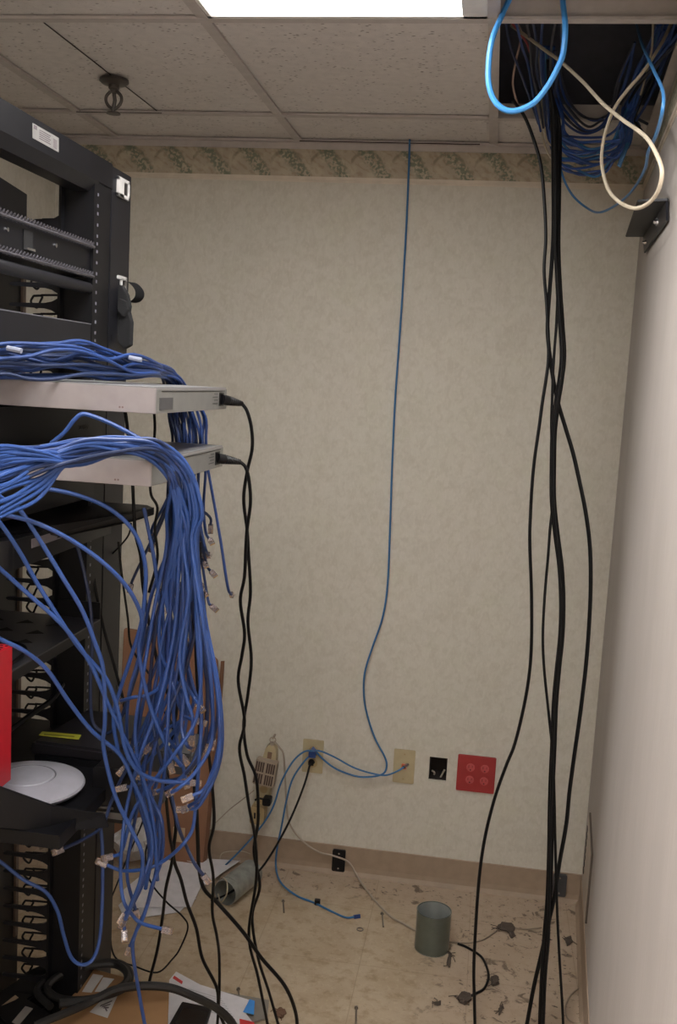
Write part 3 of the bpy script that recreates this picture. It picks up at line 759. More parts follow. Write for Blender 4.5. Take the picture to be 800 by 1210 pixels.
# pierced grey shelf
t = thing('rack_shelf', (-.86, -1.4, 1.09), 'grey vented metal shelf with triangular holes above the red appliance', 'shelf')
b = B(); zs_ = 1.112
b.box((-1.04, -1.64, zs_-.003), (-.787, -1.172, zs_)); b.build('deck', SHELFGR, t)
b = B(); b.box((-.90, -1.176, zs_), (-.787, -1.173, zs_+.036)); b.box((-.792, -1.64, zs_-.022), (-.787, -1.172, zs_-.003)); b.build('lip', BLK, t)
b = B()
for i in range(3):
    for j in range(6):
        x = -.99+.065*i+.01*(j % 2); y = -1.60+.07*j; r_ = .016
        b.prism([(x-r_, y-r_, zs_+.0001), (x+r_, y-r_*.2, zs_+.0001), (x-r_*.4, y+r_, zs_+.0001)], (0, 0, .0006))
b.build('vent_pattern', mat('recess_black', (10, 10, 12), .7), t)
b = B()
b.tube(smooth_path([(-1.0, -1.60, zs_+.006), (-.93, -1.5, zs_+.012), (-.88, -1.42, zs_+.006), (-.82, -1.45, zs_+.005), (-.80, -1.55, zs_+.004)]), .0032)
tag(b.build('short_black_cable', BLKR, smooth=True), 'short black cable lying on the grey vented shelf', 'cable')
# red firewall appliance standing on edge
q = at(15, 762, y=-1.6); xr_ = q.x; zt_ = q.z; zb_ = at(15, 922, y=-1.6).z
t = thing('firewall_appliance', (xr_-.05, -1.65, zb_), 'bright red metal appliance box standing upright at the left edge', 'network appliance')
b = B(); b.box((xr_-.10, -1.70, zb_), (xr_, -1.60, zt_)); b.build('case', RED, t, bevel=.0015)
b = B()
for i in range(5):
    for j in range(3): b.tube([(xr_-.006-.009*j-.003*(i % 2), -1.61-.012*i, zt_-.0002), (xr_-.006-.009*j-.003*(i % 2), -1.61-.012*i, zt_+.0004)], .0028, 8)
b.build('vent_pattern', mat('recess_black', (10, 10, 12), .7), t)
# lower shelf with black router, access point
ZS = .868
t = thing('rack_shelf', (-.85, -1.45, .84), 'deep black shelf carrying the round white access point', 'shelf')
b = B(); b.box((-1.04, -1.66, ZS-.004), (-.655, -1.15, ZS)); b.build('deck', BLK, t)
b = B(); b.box((-1.04, -1.66, ZS-.024), (-.655, -1.656, ZS-.004)); b.box((-.659, -1.656, ZS-.024), (-.655, -1.15, ZS-.004)); b.build('lip', BLK, t)
AC = Vector((-.785, -1.508, ZS+.002)); 
t = thing('access_point', AC, 'round white dish shaped wireless access point lying on the black shelf', 'access point')
MX = Matrix.Translation(AC)
b = B(); b.lathe([(0, 0), (.085, 0), (.098, .006), (.102, .012), (.100, .016), (.085, .022), (.060, .0265), (.0505, .0278)], 64, MX); b.build('shell', APW, t, smooth=True)
b = B(); b.lathe([(.0505, .0278), (.0492, .0262), (.0478, .0262)], 64, MX); b.build('groove', APR, t, smooth=True)
b = B(); b.lathe([(.0478, .0262), (.046, .0285), (.02, .030), (0, .0302)], 64, MX); b.build('centre_cap', APW, t, smooth=True)
# black box whose edge hides the front of the access point
P1 = at(-40, 916, y=-1.72); P2 = at(60, 953, y=-1.63)
t = thing('black_tray', ((P1.x+P2.x)/2, -1.7, .80), 'black slanting panel covering the front of the white access point', 'tray')
b = B(); P3 = at(122, 962, y=-1.55); nrm_ = Vector((0, .006, 0))
b.prism([P1, P2, P3, at(128, 978, y=-1.55), at(60, 984, y=-1.63), at(-40, 975, y=-1.72)], nrm_)
b.build('panel', BLK, t, bevel=.001)
# black router with the yellow sticker
t = thing('router', (-.73, -1.35, ZS), 'black router with a yellow sticker behind the white access point', 'router')
b = B(); z_ = at(38, 875, y=-1.375).z
xl = at(38, 875, y=-1.375).x; xr2 = at(128, 888, y=-1.375).x
b.hexa([(xl-.01, -1.372, ZS+.012), (xr2+.02, -1.372, ZS+.012), (xr2+.05, -1.18, ZS+.012), (xl+.02, -1.18, ZS+.012)],
       [(xl, -1.378, z_), (xr2+.01, -1.378, z_-.004), (xr2+.05, -1.18, z_+.002), (xl+.03, -1.18, z_+.004)])
b.build('case', mat('worn_black_plastic', (36, 34, 38), .38, 0, .5), t, bevel=.006, smooth=True)
b = B(); Yc = [(46, 869), (50, 865), (96, 869), (93, 874)]
b.prism([at(x, y, z=z_+.0020) for x, y in Yc], (0, 0, .0015)); b.build('yellow_sticker', YEL, t)
b = B(); b.prism([at(x, y, z=z_+.002) for x, y in [(52, 868), (88, 871), (88, 872), (52, 869.4)]], (0, 0, .0019)); b.build('sticker_print', mat('olive_print', (120, 120, 40), .6), t)
b = B(); b.box((xl+.005, -1.374, ZS), (xr2+.01, -1.19, ZS+.013)); b.build('foot', BLK, t)
z3 = at(150, 862, y=-1.22).z
t = thing('power_supply', (-.62, -1.2, z3-.05), 'dark grey power supply with a torn yellow sticker beside the black router', 'power supply')
b = B(); pts = [at(x, y, z=z3) for x, y in ((120, 880), (226, 892), (242, 868), (150, 850), (118, 858))]
pts = [(p.x, p.y, z3-.045) for p in pts]; b.prism(pts, (0, 0, .045)); b.build('case', DARKGR, t, bevel=.004)
b = B()
for q in ([(136, 866), (147, 868), (146, 862), (138, 861)], [(141, 860), (149, 861), (148, 856), (143, 855.5)]): b.prism([at(x, y, z=z3+.0004) for x, y in q], (0, 0, .0008))
b.build('yellow_sticker', YEL, t)
b = B(); b.prism([at(x, y, z=z3+.0004) for x, y in [(190, 880), (202, 877), (204, 880), (196, 884)]], (0, 0, .0008)); b.build('white_sticker', WHITE, t)
t = thing('junction_box', (-.66, -1.45, .80), 'black plastic box with a port hanging at the shelf end beside the access point', 'junction box')
c = at(132, 930, y=-1.44)
b = B(); b.rbox((c.x-.030, -1.46, c.z-.060), (c.x+.045, -1.39, c.z+.045), .008, 1); b.build('case', BLKP, t, bevel=.003)
b = B(); b.box((c.x-.018, -1.462, c.z-.034), (c.x+.012, -1.459, c.z-.030)); b.box((c.x-.02, -1.462, c.z-.052), (c.x+.030, -1.459, c.z-.040)); b.build('port', mat('port_grey', (96, 94, 96), .4, .5), t)
c = at(170, 955, y=-1.3)
t = thing('bracket_bar', c, 'flat dark grey bar sticking out beside the lower shelf behind the blue cables', 'bar')
b = B(); b.prism([at(x, y, y=-1.3) for x, y in ((148, 944), (190, 935), (193, 950), (150, 965))], (0, .02, 0)); b.build('bar', DARKGR, t, bevel=.002)
# grey plate behind the cables at the router's right end
# ================================================================== FLOOR THINGS
# leaning cardboard
b = B(); t = thing('cardboard_sheet', (-.98, -.04, 0), 'brown cardboard box flattened and leaning upright against the back wall', 'cardboard')
zt = .765
b.prism([(-1.16, -.075, 0), (-.845, -.075, 0), (-.838, -.055, .25), (-.826, -.035, .60), (-.835, -.03, .70), (-.90, -.028, .755), (-.95, -.028, zt), (-1.16, -.028, zt+.015)], (0, .02, 0))
b.build('face_panel', CARD, t, bevel=.002)
b = B(); b.prism([(-.845, -.072, 0), (-.838, -.05, .25), (-.826, -.03, .60), (-.822, -.028, .70), (-.812, -.024, .70), (-.814, -.024, .60), (-.828, -.04, .25), (-.838, -.055, 0)], (0, .008, 0)); b.build('side_flap', CARDE, t)
b = B(); b.box((-.95, -.0785, .08), (-.91, -.0745, .13)); b.build('torn_tape', mat('tape_brown', (186, 160, 130), .4), t)

# papers on the floor
def sheet(name, poly, z, label, cat, m=PAPER, th=.0012, grp=None):
    b = B(); b.prism([at(x, y, z=z) for x, y in poly], (0, 0, th)); return tag(b.build(name, m), label, cat, grp)
sheet('paper_sheet', [(140, 1070), (172, 1040), (232, 1062), (222, 1068), (212, 1078), (170, 1084), (146, 1083)], .003, 'lowest white paper sheet spread on the floor by the metal duct', 'paper')
sheet('paper_sheet', [(177, 1030), (204, 1013), (244, 1020), (236, 1051), (226, 1072), (172, 1072)], .008, 'large white paper with cut corners on the floor under the cable bundle', 'paper')
sheet('paper_sheet', [(206, 1013), (284, 1017), (262, 1032), (238, 1049), (236, 1022)], .014, 'white paper strip with a pointed end lying on the larger white paper', 'paper')
sheet('paper_sheet', [(142, 1055), (165, 1036), (182, 1040), (176, 1072), (150, 1074)], .016, 'folded white paper at the left of the floor papers', 'paper')
# crumpled bag
b = B(); random.seed(3); c = at(150, 990, y=-.35); c.z = max(c.z, .05)
pts = []
poly = [(128, 992), (140, 984), (158, 968), (172, 966), (178, 985), (182, 1006), (160, 1012), (140, 1014)]
poly = [(x, y+(6 if y > 1000 else 0)) for x, y in poly]
lo = [at(x, y, y=-.105) for x, y in poly]; mid = [at(x, y, y=-.165) for x, y in [(138, 996), (146, 990), (158, 978), (168, 975), (172, 990), (172, 1002), (158, 1006), (144, 1006)]]
b.hexa(lo, mid)
bmesh.ops.triangulate(b.bm, faces=b.bm.faces[:]); bmesh.ops.subdivide_edges(b.bm, edges=b.bm.edges[:], cuts=2)
for v in b.bm.verts: v.co += Vector((random.uniform(-1, 1), random.uniform(-1, 1), random.uniform(-1, 1)))*.006
tag(b.build('crumpled_bag', BAG), 'crumpled white plastic bag behind the blue cables at the foot of the cardboard', 'plastic bag')

# short metal duct lying down
A = at(266, 1055, z=.042); E = at(295, 1032, z=.042)
d = (E-A); d.z = 0; L = max(d.length, .16); d.normalize(); E = A + d*L
t = thing('duct_section', (A.x, A.y, 0), 'short galvanised metal duct lying on its side by the papers', 'metal duct')
s_ = d.cross(Vector((0, 0, 1)))
def cyl_shell(b, p, d, L, R, th, seg=32):
    MM = Matrix.Translation(p) @ d.to_track_quat('Z', 'Y').to_matrix().to_4x4()
    b.lathe([(R, 0), (R, L), (R-th, L), (R-th, 0), (R, 0)], seg, MM)
b = B(); cyl_shell(b, A, d, L, .040, .0015); b.build('shell', GALV, t, smooth=True)
b = B(); cyl_shell(b, A + d*.02, d, .006, .042, .0015); b.build('bead', GALV, t, smooth=True)
cable('white_cable_loop', [at(258, 1042, z=.05), at(262, 1037, z=.09), at(268, 1042, z=.088), at(268, 1056, z=.06), at(261, 1066, z=.02), at(258, 1056, z=.03)], .0022, WHITEC, 'thin white cord curled over the mouth of the metal duct')
cable('white_wire', [at(259, 1022, y=-.03), at(263, 1008, y=-.03), at(285, 1006, y=-.03), at(296, 1009, y=-.03)], .0016, WHITEC, 'thin white wire bent at the baseboard above the metal duct')

# open metal can
c = at(510, 1120, z=0)
t = thing('metal_can', (c.x, c.y, 0), 'open galvanised metal can standing on the floor near the back wall', 'can')
MX = Matrix.Translation((c.x, c.y, 0)); Rr = .0505; Hh = .118
b = B(); b.lathe([(Rr, .001), (Rr, Hh), (Rr+.0012, Hh+.001), (Rr-.001, Hh+.0015), (Rr-.0016, Hh), (Rr-.0016, .003)], 48, MX); b.build('wall', mat('dull_galvanised', (112, 120, 114), .3, .7), t, smooth=True)
b = B(); b.lathe([(Rr-.0020, .003), (Rr-.0020, Hh-.001), (Rr-.0026, Hh-.001), (Rr-.0026, .003), (Rr-.0020, .003)], 48, MX); b.build('inner_wall', GALVIN, t, smooth=True)
b = B(); b.lathe([(0, .0005), (Rr, .0005), (Rr, .003), (0, .003)], 48, MX); b.build('bottom', GALVIN, t)

# screws, anchors and bits
def screw(p, q, label):
    a = fl(*p, z=.0035); e = fl(*q, z=.0035); d = (e-a).normalized()
    b = B(); b.tube([a, a + d*.005], .0052, 10); b.tube([a + d*.005, e], .0026, 8)
    return tag(b.build('drywall_anchor', mat('dull_zinc', (140, 132, 124), .35, .8)), label, 'anchor')
screw((334.5, 1064), (335.5, 1078), 'short metal anchor lying on the floor beside the blue cable by the wall')
screw((451.5, 1079), (453, 1095), 'single metal anchor lying on the floor between the two outlets and the can')
screw((421, 1190), (420.5, 1222), 'metal anchor cut by the bottom edge of the photo, middle of the floor')
screw((281.5, 1168), (282.5, 1176), 'tiny metal anchor on the floor above the blue printed corner of the bag')
c = fl(425.5, 1098, .002); b = B(); b.ring(c, .009, .0018, 20, (1, 0, 0), (0, 1, 0)); tag(b.build('washer', mat('dull_zinc', (140, 132, 124), .35, .8), smooth=True), 'small round washer on the floor left of the metal can', 'washer')
def scrap(poly, name, label, m=LEAFM, z=.002, th=.004):
    b = B(); random.seed(len(poly)*7 + int(poly[0][0])); b.prism([at(x+random.uniform(-1, 1), y+random.uniform(-1, 1), z=z) for x, y in poly], (0, 0, th))
    bmesh.ops.triangulate(b.bm, faces=b.bm.faces[:]); bmesh.ops.subdivide_edges(b.bm, edges=b.bm.edges[:], cuts=2, use_grid_fill=True)
    for v in b.bm.verts: v.co += Vector((random.uniform(-1, 1), random.uniform(-1, 1), random.uniform(-.2, 1)))*.0028
    for k in range(5):
        p = b.bm.verts[:][(k*37) % len(b.bm.verts)].co.copy(); p.z = .003
        b.tube([p, p + Vector((random.uniform(-1, 1)*.012, random.uniform(-1, 1)*.012, .002)), p + Vector((random.uniform(-1, 1)*.02, random.uniform(-1, 1)*.02, .001))], .0011, 5)
    return tag(b.build(name, m), label, 'debris')
DM = mat('dirt_clod', (74, 64, 56), .95)
scrap([(588, 1097), (593, 1092), (603, 1093), (609, 1097), (605, 1101), (609, 1107), (604, 1108), (599, 1101), (590, 1100)], 'dust_clump', 'grey clump of dust on the thin wire right of the can', DM)
scrap([(541, 1181), (547, 1175), (555, 1178), (556, 1183), (548, 1187), (542, 1185)], 'dust_clump', 'grey lump at the lower end of the short black cable', DM, th=.01)
scrap([(580, 1158), (587, 1156), (588, 1163), (582, 1165)], 'dust_clump', 'small grey lump beside the bend of the short black cable', DM, th=.01)
scrap([(723-80, 1108), (650-5, 1106), (652, 1112), (646, 1111)], 'dust_clump', 'dark crumb on the floor just left of the hanging cables', DM)
scrap([(666, 1110), (673, 1108), (676, 1114), (670, 1117)], 'dust_clump', 'dark crumb on the floor right of the hanging cables near the corner', DM)
scrap([(516-3, 1186), (521, 1185), (520, 1188), (514, 1188)], 'dust_clump', 'thin dark chip on the floor below the metal can', DM, th=.003)
scrap([(590, 1192), (594, 1188), (595, 1192), (591, 1200)], 'dust_clump', 'dark curl of debris at the bottom right of the floor', DM, th=.003)
scrap([(326, 1196), (331, 1191), (337, 1194), (338, 1199), (331, 1204), (327, 1202)], 'brown_scrap', 'brown crumpled scrap on the floor beside the hanging power cords')
scrap([(530, 1125), (533, 1128), (532, 1143), (529, 1138)], 'dust_clump', 'dark streak of grime on the floor at the base of the can', DM, th=.002)

# tan box with coil on top, bottom left
ZB = .25
cs = [at(110, 1144, z=ZB), at(200, 1167, z=ZB), at(196, 1245, z=ZB), at(48, 1222, z=ZB)]
t = thing('cardboard_box', (sum(c.x for c in cs)/4, sum(c.y for c in cs)/4, 0), 'closed tan cardboard box with white labels at the bottom left corner', 'cardboard box')
b = B(); b.hexa([(c.x, c.y, 0) for c in cs], [(c.x, c.y, ZB) for c in cs]); b.build('carton', CARD2, t, bevel=.003)
def onbox(poly, nm, m, z=ZB+.0006, par=t):
    b = B(); b.prism([at(x, y, z=z) for x, y in poly], (0, 0, .0006)); return b.build(nm, m, par)
onbox([(110, 1151), (122, 1153), (108, 1173), (97, 1172)], 'shipping_label', WHITE)
onbox([(122, 1155), (135, 1157), (122, 1172), (112, 1172)], 'shipping_label', WHITE)
l2 = onbox([(118, 1184), (140, 1174), (127, 1203), (106, 1196)], 'shipping_label', WHITE)
for k in range(4): onbox([(119+k*2, 1188+k), (133-k*2, 1182+k*4), (132-k*2, 1183.6+k*4), (118+k*2, 1189.6+k)], 'label_print', mat('label_print', (92, 84, 88), .6), ZB+.0014, t)
# thick black cable coil
ring1 = [(60, 1190), (44, 1172), (58, 1156), (90, 1144), (128, 1137), (148, 1142), (154, 1155), (146, 1168), (124, 1177), (92, 1182), (66, 1178), (56, 1166), (72, 1152), (104, 1142), (136, 1140), (150, 1150), (146, 1164), (118, 1178), (94, 1190), (70, 1200), (40, 1212)]
cable('heavy_black_cable', [at(x, y, z=ZB+.012+.010*math.sin(i*.9)**2 + .0012*i) for i, (x, y) in enumerate(ring1)], .0085, mat('heavy_cable_rubber', (30, 29, 29), .6), 'thick black cable coiled on the tan cardboard box', n=8)
cable('heavy_black_cable', [at(70, 1186, z=ZB+.04), at(110, 1181, z=ZB+.035), at(135, 1170, z=ZB+.045), at(165, 1165, z=ZB+.04), at(200, 1167, z=ZB+.03), at(230, 1178, z=ZB), at(254, 1190, z=ZB-.05), at(272, 1206, z=ZB-.1), at(282, 1225, z=ZB-.15)], .0095, mat('heavy_cable_rubber', (30, 29, 29), .6), 'thick black cable running from the coil over the papers to the right', n=9)
# heap of black bricks left of the box
t = thing('power_brick', at(30, 1200, z=.27), 'black power brick with a grey label at the very bottom left', 'power brick')
b = B(); q = [at(x, y, z=.26) for x, y in ((-10, 1192), (28, 1176), (60, 1196), (20, 1225))]; b.hexa([(p.x, p.y, .20) for p in q], q); b.build('case', BLKP, t, bevel=.004)
b = B(); b.prism([at(x, y, z=.2605) for x, y in ((14, 1208), (30, 1189), (39, 1192), (22, 1212))], (0, 0, .0006)); b.build('grey_label', mat('pale_label_grey2', (150, 146, 142), .5), t)
t = thing('power_brick', at(10, 1180, z=.2), 'black power brick behind the labelled one at the bottom left', 'power brick')
b = B(); q = [at(x, y, z=.24) for x, y in ((-20, 1185), (30, 1150), (56, 1165), (14, 1195))]; b.hexa([(p.x, p.y, .18) for p in q], q); b.build('case', BLKP, t, bevel=.004)
b = B(); b.prism([at(x, y, z=.2405) for x, y in ((0, 1190), (18, 1176), (22, 1179), (4, 1192))], (0, 0, .0006)); b.build('brown_label', mat('tape_brown', (186, 160, 130), .4), t)
t = thing('black_bag', at(60, 1170, z=.2), 'black cloth bag heaped between the rack and the tan box', 'bag')
b = B(); c = at(62, 1168, z=.20); MX = Matrix.Translation((c.x, c.y, .02)) @ Matrix.Diagonal((1, .8, 1, 1))
b.lathe([(0, 0), (.10, 0), (.115, .05), (.105, .13), (.085, .19), (.05, .215), (0, .222)], 24, MX)
random.seed(9)
for v in b.bm.verts: v.co += Vector((random.uniform(-1, 1), random.uniform(-1, 1), random.uniform(-1, 1)))*.007
b.build('cloth', FABB, t, smooth=True)
b = B(); b.box((c.x-.1, c.y-.07, 0), (c.x+.1, c.y+.07, .03)); b.build('underside', FABB, t)
# bags, papers right of the box
zf = .010
t = thing('document_bag', at(240, 1180, z=0), 'clear plastic bag of white papers with red and blue print beside the tan box', 'document bag')
b = B(); b.prism([at(x, y, z=zf) for x, y in ((200, 1160), (208, 1150), (236, 1166), (296, 1184), (290, 1200), (310, 1225), (196, 1230))], (0, 0, .006)); b.build('papers', PAPER, t, bevel=.001)
b = B(); b.prism([at(x, y, z=zf+.0062) for x, y in ((295, 1181), (301, 1183), (300, 1199), (287, 1196))], (0, 0, .0008)); b.build('blue_print', BLP, t)
b = B(); b.prism([at(x, y, z=zf+.0062) for x, y in ((204, 1156), (206, 1153), (216, 1160), (215, 1163))], (0, 0, .0008)); b.prism([at(x, y, z=zf+.0062) for x, y in ((283, 1204), (300, 1208), (304, 1222), (284, 1222))], (0, 0, .0008)); b.build('red_print', RPR, t)
b = B()
for k in range(9): b.prism([at(x, y, z=zf+.0062) for x, y in ((222+k*2, 1168+k*3), (262+k*2, 1180+k*3), (262+k*2, 1180.8+k*3), (222+k*2, 1168.8+k*3))], (0, 0, .0005))
b.build('text_lines', mat('faint_text', (176, 172, 176), .6), t)
b = B(); b.prism([at(x, y, z=.004) for x, y in ((262, 1173), (300, 1180), (318, 1183), (316, 1204), (290, 1212))], (0, 0, .004))
tag(b.build('grey_bag', BAGG, bevel=.001), 'flat grey antistatic bag under the blue printed corner of the papers', 'bag')
t = thing('black_phone', at(228, 1200, z=zf+.008), 'flat black rectangular case lying on the papers at the bottom', 'phone case')
b = B(); zq = zf+.010; b.prism([at(x, y, z=zq) for x, y in ((215, 1188), (250, 1195), (240, 1228), (198, 1218))], (0, 0, .012)); b.build('case', BLKP, t, bevel=.002)
b = B(); b.prism([at(x, y, z=zq+.0122) for x, y in ((217, 1190), (246, 1196), (238, 1222), (204, 1214))], (0, 0, .0005)); b.build('screen', mat('dark_glass', (10, 10, 12), .25), t)

# ================================================================== WALL AND FLOOR CABLES
cable('wall_cable', px([(484, 160, -.03), (484, 169, -.03), (483, 200, -.02), (480.5, 260, -.015), (476, 340, -.012), (472, 400, -.012), (466.5, 480, -.012), (463, 560, -.012), (461, 620, -.012), (458, 690, -.014), (452, 730, -.016), (440, 765, -.02), (431, 795, -.02), (430, 822, -.018), (434, 845, -.014), (443, 872, -.014), (454, 893, -.016), (457, 904, -.02), (453, 914, -.03), (438, 918, -.035), (420, 917, -.035), (398, 909, -.03), (384, 899, -.025), (374, 889, -.018)]), .0031, TEAL, 'long thin blue cable hanging down the middle of the back wall into the ivory outlet', n=6, plug=True, plug_mat=BLUE2)
cable('patch_cable', px([(371, 887, -.018), (380, 888, -.03), (396, 895, -.03), (418, 907, -.035), (440, 914, -.035), (456, 916, -.03), (470, 911, -.022), (477, 906.5, -.012)]), .0030, TEAL, 'short blue patch cable linking the duplex outlet to the orange jack', plug=True)
cable('blue_cable', px([(371, 888, -.02), (360, 888, -.03), (346, 900, -.03), (332, 925, -.04), (322, 955, -.06), (306, 980, -.06), (282, 1007, -.06), (262, 1026, -.07), (252, 1032, -.09)]), .0031, TEAL, 'blue cable curving from the outlet down left behind the power strip')
cable('blue_cable', px([(370, 891, -.02), (361, 898, -.03), (346, 920, -.04), (338, 948, -.05), (333, 975, -.05), (327.5, 1002, -.05)]) + [at(326, 1024, y=-.06), at(332, 1043, z=.02), fl(350, 1058), fl(372, 1067), fl(390, 1076), fl(408, 1084), fl(418, 1083.5)], .0032, TEAL, 'blue cable dropping from the outlet to the floor and ending in a blue plug', plug=True, plug_mat=BLUE2)
b = B(); q = fl(375, 1066, .008); b.rbox((q.x-.009, q.y-.006, 0), (q.x+.009, q.y+.008, .016), .004); tag(b.build('cable_bead', BLKP, bevel=.001), 'small black ferrite bead on the blue cable on the floor', 'ferrite bead')
cord(px([(366, 904, -.03), (360, 926, -.05), (348, 957, -.08), (336, 982, -.10), (320, 1010, -.14), (305, 1030, -.18), (283, 1047, -.22), (266, 1058, -.25)]) + [at(250, 1064, z=.03)], 'black power cord plugged into the ivory duplex outlet, running down left', plugp=Vector((out_c.x-.002, -.012, out_c.z-.016)), r=.0036)
b = B(); q = Vector((out_c.x+.000, -.016, out_c.z+.012)); b.rbox((q.x-.011, -.03, q.z-.008), (q.x+.013, -.008, q.z+.012), .003, 1)
tag(b.build('cable_coupler', BLUE2, bevel=.001), 'small dark blue coupler plugged in the top socket of the ivory outlet', 'coupler')
cable('grey_cable', px([(324, 876, -.03), (330, 883, -.03), (335, 892, -.03), (337, 920, -.025), (338.5, 950, -.02), (343, 975, -.02), (359, 995, -.02), (377, 1007, -.02), (393, 1011, -.02), (411, 1018, -.018), (420, 1031, -.018)]) + [at(427, 1043, z=.012), fl(444, 1065), fl(462, 1083), fl(478, 1092), fl(492, 1100)], .0032, GREYC, 'thin grey cord from the power strip over the baseboard to the metal can')
cable('thin_grey_wire', px([(300, 934, -.05), (285, 946, -.03), (272, 956, -.02), (255, 972, -.02)]), .0018, GREYC, 'thin grey wire slanting left from the power strip to the cardboard')
cable('thin_grey_wire', [fl(*p, z=.003) for p in ((530, 1113), (540, 1114), (556, 1114), (572, 1110), (584, 1102), (592, 1096), (604, 1096), (622, 1098), (640, 1096))], .0022, mat('dusty_wire', (136, 122, 106), .7), 'thin dusty wire on the floor running right from the metal can')
cable('short_black_cable', [fl(*p, z=.006) for p in ((541, 1115), (549, 1118), (560, 1124), (570, 1132), (576, 1145), (577, 1156), (572, 1168), (562, 1174), (550, 1180))], .0036, BLKR, 'short curved black cable on the floor right of the metal can')
cable('thin_grey_wire', [fl(*p, z=.003) for p in ((678, 1113), (690, 1122), (696, 1140), (699, 1165), (703, 1180), (706, 1200), (708, 1222))], .0022, mat('dusty_wire', (136, 122, 106), .7), 'thin dusty wire along the foot of the right wall')
cable('thin_grey_wire', [fl(*p, z=.003) for p in ((697, 1165), (684, 1168), (673, 1178), (668, 1193), (672, 1205), (684, 1209), (694, 1200), (699, 1188))], .0020, mat('dusty_wire', (136, 122, 106), .7), 'thin dusty wire loop on the floor in the right corner')
b = B(); q = fl(700, 1178, .0); b.prism([fl(697, 1172), fl(702, 1170), fl(703, 1188), fl(699, 1190)], (0, 0, .01)); tag(b.build('black_clip', BLKP, bevel=.001), 'small black clip on the wire loop at the foot of the right wall', 'clip')

# ------------------------------------------------------------------ hanging black cables, right
def hang(c, y0, y1, label, r=.0046, top=None):
    P = []
    for x, y in c:
        u = (y-130)/1080; P.append(at(x, y, y=y0 + (y1-y0)*u))
    cable('black_cable', (top or []) + P, r, BLKR, label, n=6, group=None)
T0 = [at(612, 60, y=-.85), at(610, 110, y=-.70)]
hang([(620, 138), (631, 166), (639, 195), (643, 234), (645, 280), (643, 320), (646, 360), (648, 400), (648, 425), (645, 450), (641, 475), (637, 505), (632, 540), (629, 570), (627, 605), (626, 640), (628, 700), (628, 760), (625, 800), (618, 840), (608, 880), (598, 905), (585, 942), (574, 985), (567, 1030), (563, 1080), (560, 1140), (560.5, 1180), (562, 1240)], -.50, -.72, 'leftmost hanging black cable, entering the ceiling hole apart from the others', r=.0042, top=[at(606, 118, y=-.56)])
tp = [at(648, 70, y=-.62), at(650, 105, y=-.58)]
hang([(653, 150), (654, 220), (654, 270), (652, 310), (649, 350), (647, 385), (648, 405), (651, 430), (655, 455), (660, 478), (668, 505), (677, 535), (685, 570), (692, 605), (697, 645), (698, 690), (696, 740), (692, 790), (686, 840), (679, 890), (673, 935), (669, 975), (661, 1020), (655, 1060), (647, 1095), (639, 1130), (630, 1170), (620, 1225)], -.50, -.70, 'hanging black cable that bows out furthest to the right', r=.0052, top=tp)
hang([(657, 150), (658, 220), (658, 290), (659, 340), (657, 390), (654, 430), (652.5, 470), (651.5, 500), (652, 530), (653, 560), (653.5, 590), (650, 625), (647.5, 660), (644, 700), (641.5, 750), (643, 790), (648, 840), (653, 890), (655, 940), (656, 990), (657, 1030), (658.5, 1080), (661, 1130), (664, 1180), (667, 1240)], -.53, -.72, 'thin hanging black cable that bows out left in the middle', r=.0036, top=tp)
m = [(661, 150), (661, 220), (660, 290), (662, 340), (665, 385), (667, 420), (664, 450), (660, 475), (656, 510), (655, 545), (655, 590), (659, 630), (664, 670), (666, 710), (665, 750), (661, 790), (657.5, 830), (655.5, 880), (653, 940), (652, 1000), (650, 1060), (646, 1110), (643, 1160), (640, 1240)]
hang(m, -.51, -.70, 'right strand of the thick hanging black pair', r=.0050, top=tp)
hang([(x-3.4, y) for x, y in m], -.54, -.73, 'left strand of the thick hanging black pair', r=.0046, top=tp)
hang([(655.5, 150), (656, 220), (656, 290), (658.5, 330), (661, 375), (664, 412), (662, 446), (658, 476), (654, 512), (653.5, 545), (654, 592), (657.5, 630), (661, 670), (663, 710), (662, 750), (658.5, 790), (655.5, 830), (653.5, 880), (652, 940), (650, 1000), (649, 1060), (648, 1110), (644, 1160), (641, 1240)], -.56, -.76, 'front strand of the hanging black cables wound with the thick pair', r=.0042, top=tp)

# ------------------------------------------------------------------ ceiling opening cables
cable('blue_cable_loop', px([(664, -40, -1.05), (665, 0, -1.08), (668, 30, -1.10), (666, 60, -1.10), (660, 78, -1.10), (647, 102, -1.10), (630, 122, -1.10), (608, 131, -1.10), (592, 127, -1.10), (581, 112, -1.10), (577, 88, -1.10), (581, 49, -1.10), (594, 16, -1.08), (610, -20, -1.05), (618, -60, -1.0)]), .0056, SKYB, 'bright light blue cable loop hanging lowest and nearest from the ceiling opening', n=8)
cable('ivory_cable', px([(604, 30, -.75), (625, 45, -.78), (645, 60, -.82), (663, 73, -.87), (689, 97, -.95), (712, 122, -1.05), (735, 141, -1.15), (755, 155, -1.25), (768, 168, -1.33), (781, 195, -1.42), (781, 215, -1.42), (774, 232, -1.38), (762, 243, -1.32), (748, 246, -1.25), (731, 238, -1.15), (718, 222, -1.05), (711, 192, -.95), (714, 162, -.9), (725, 130, -.88), (740, 108, -.9), (762, 82, -.9), (785, 45, -.85), (800, 10, -.8)]), .0036, WHITEC, 'ivory cable making the widest loop under the right of the ceiling opening', n=7)
cable('blue_cable_loop', px([(645, 60, -.55), (650, 120, -.42), (657, 170, -.36), (664, 205, -.33), (676, 230, -.32), (694, 246, -.31), (709, 251, -.42), (730, 241, -.58), (748, 224, -.78), (762, 200, -1.0), (766, 180, -1.15), (776, 158, -1.3), (783, 130, -1.4), (783, 107, -1.35), (772, 82, -1.15), (758, 50, -.9), (750, 20, -.7)]), .0030, TEAL, 'blue cable arc hanging lowest below the ceiling opening, over the wallpaper border', n=7)
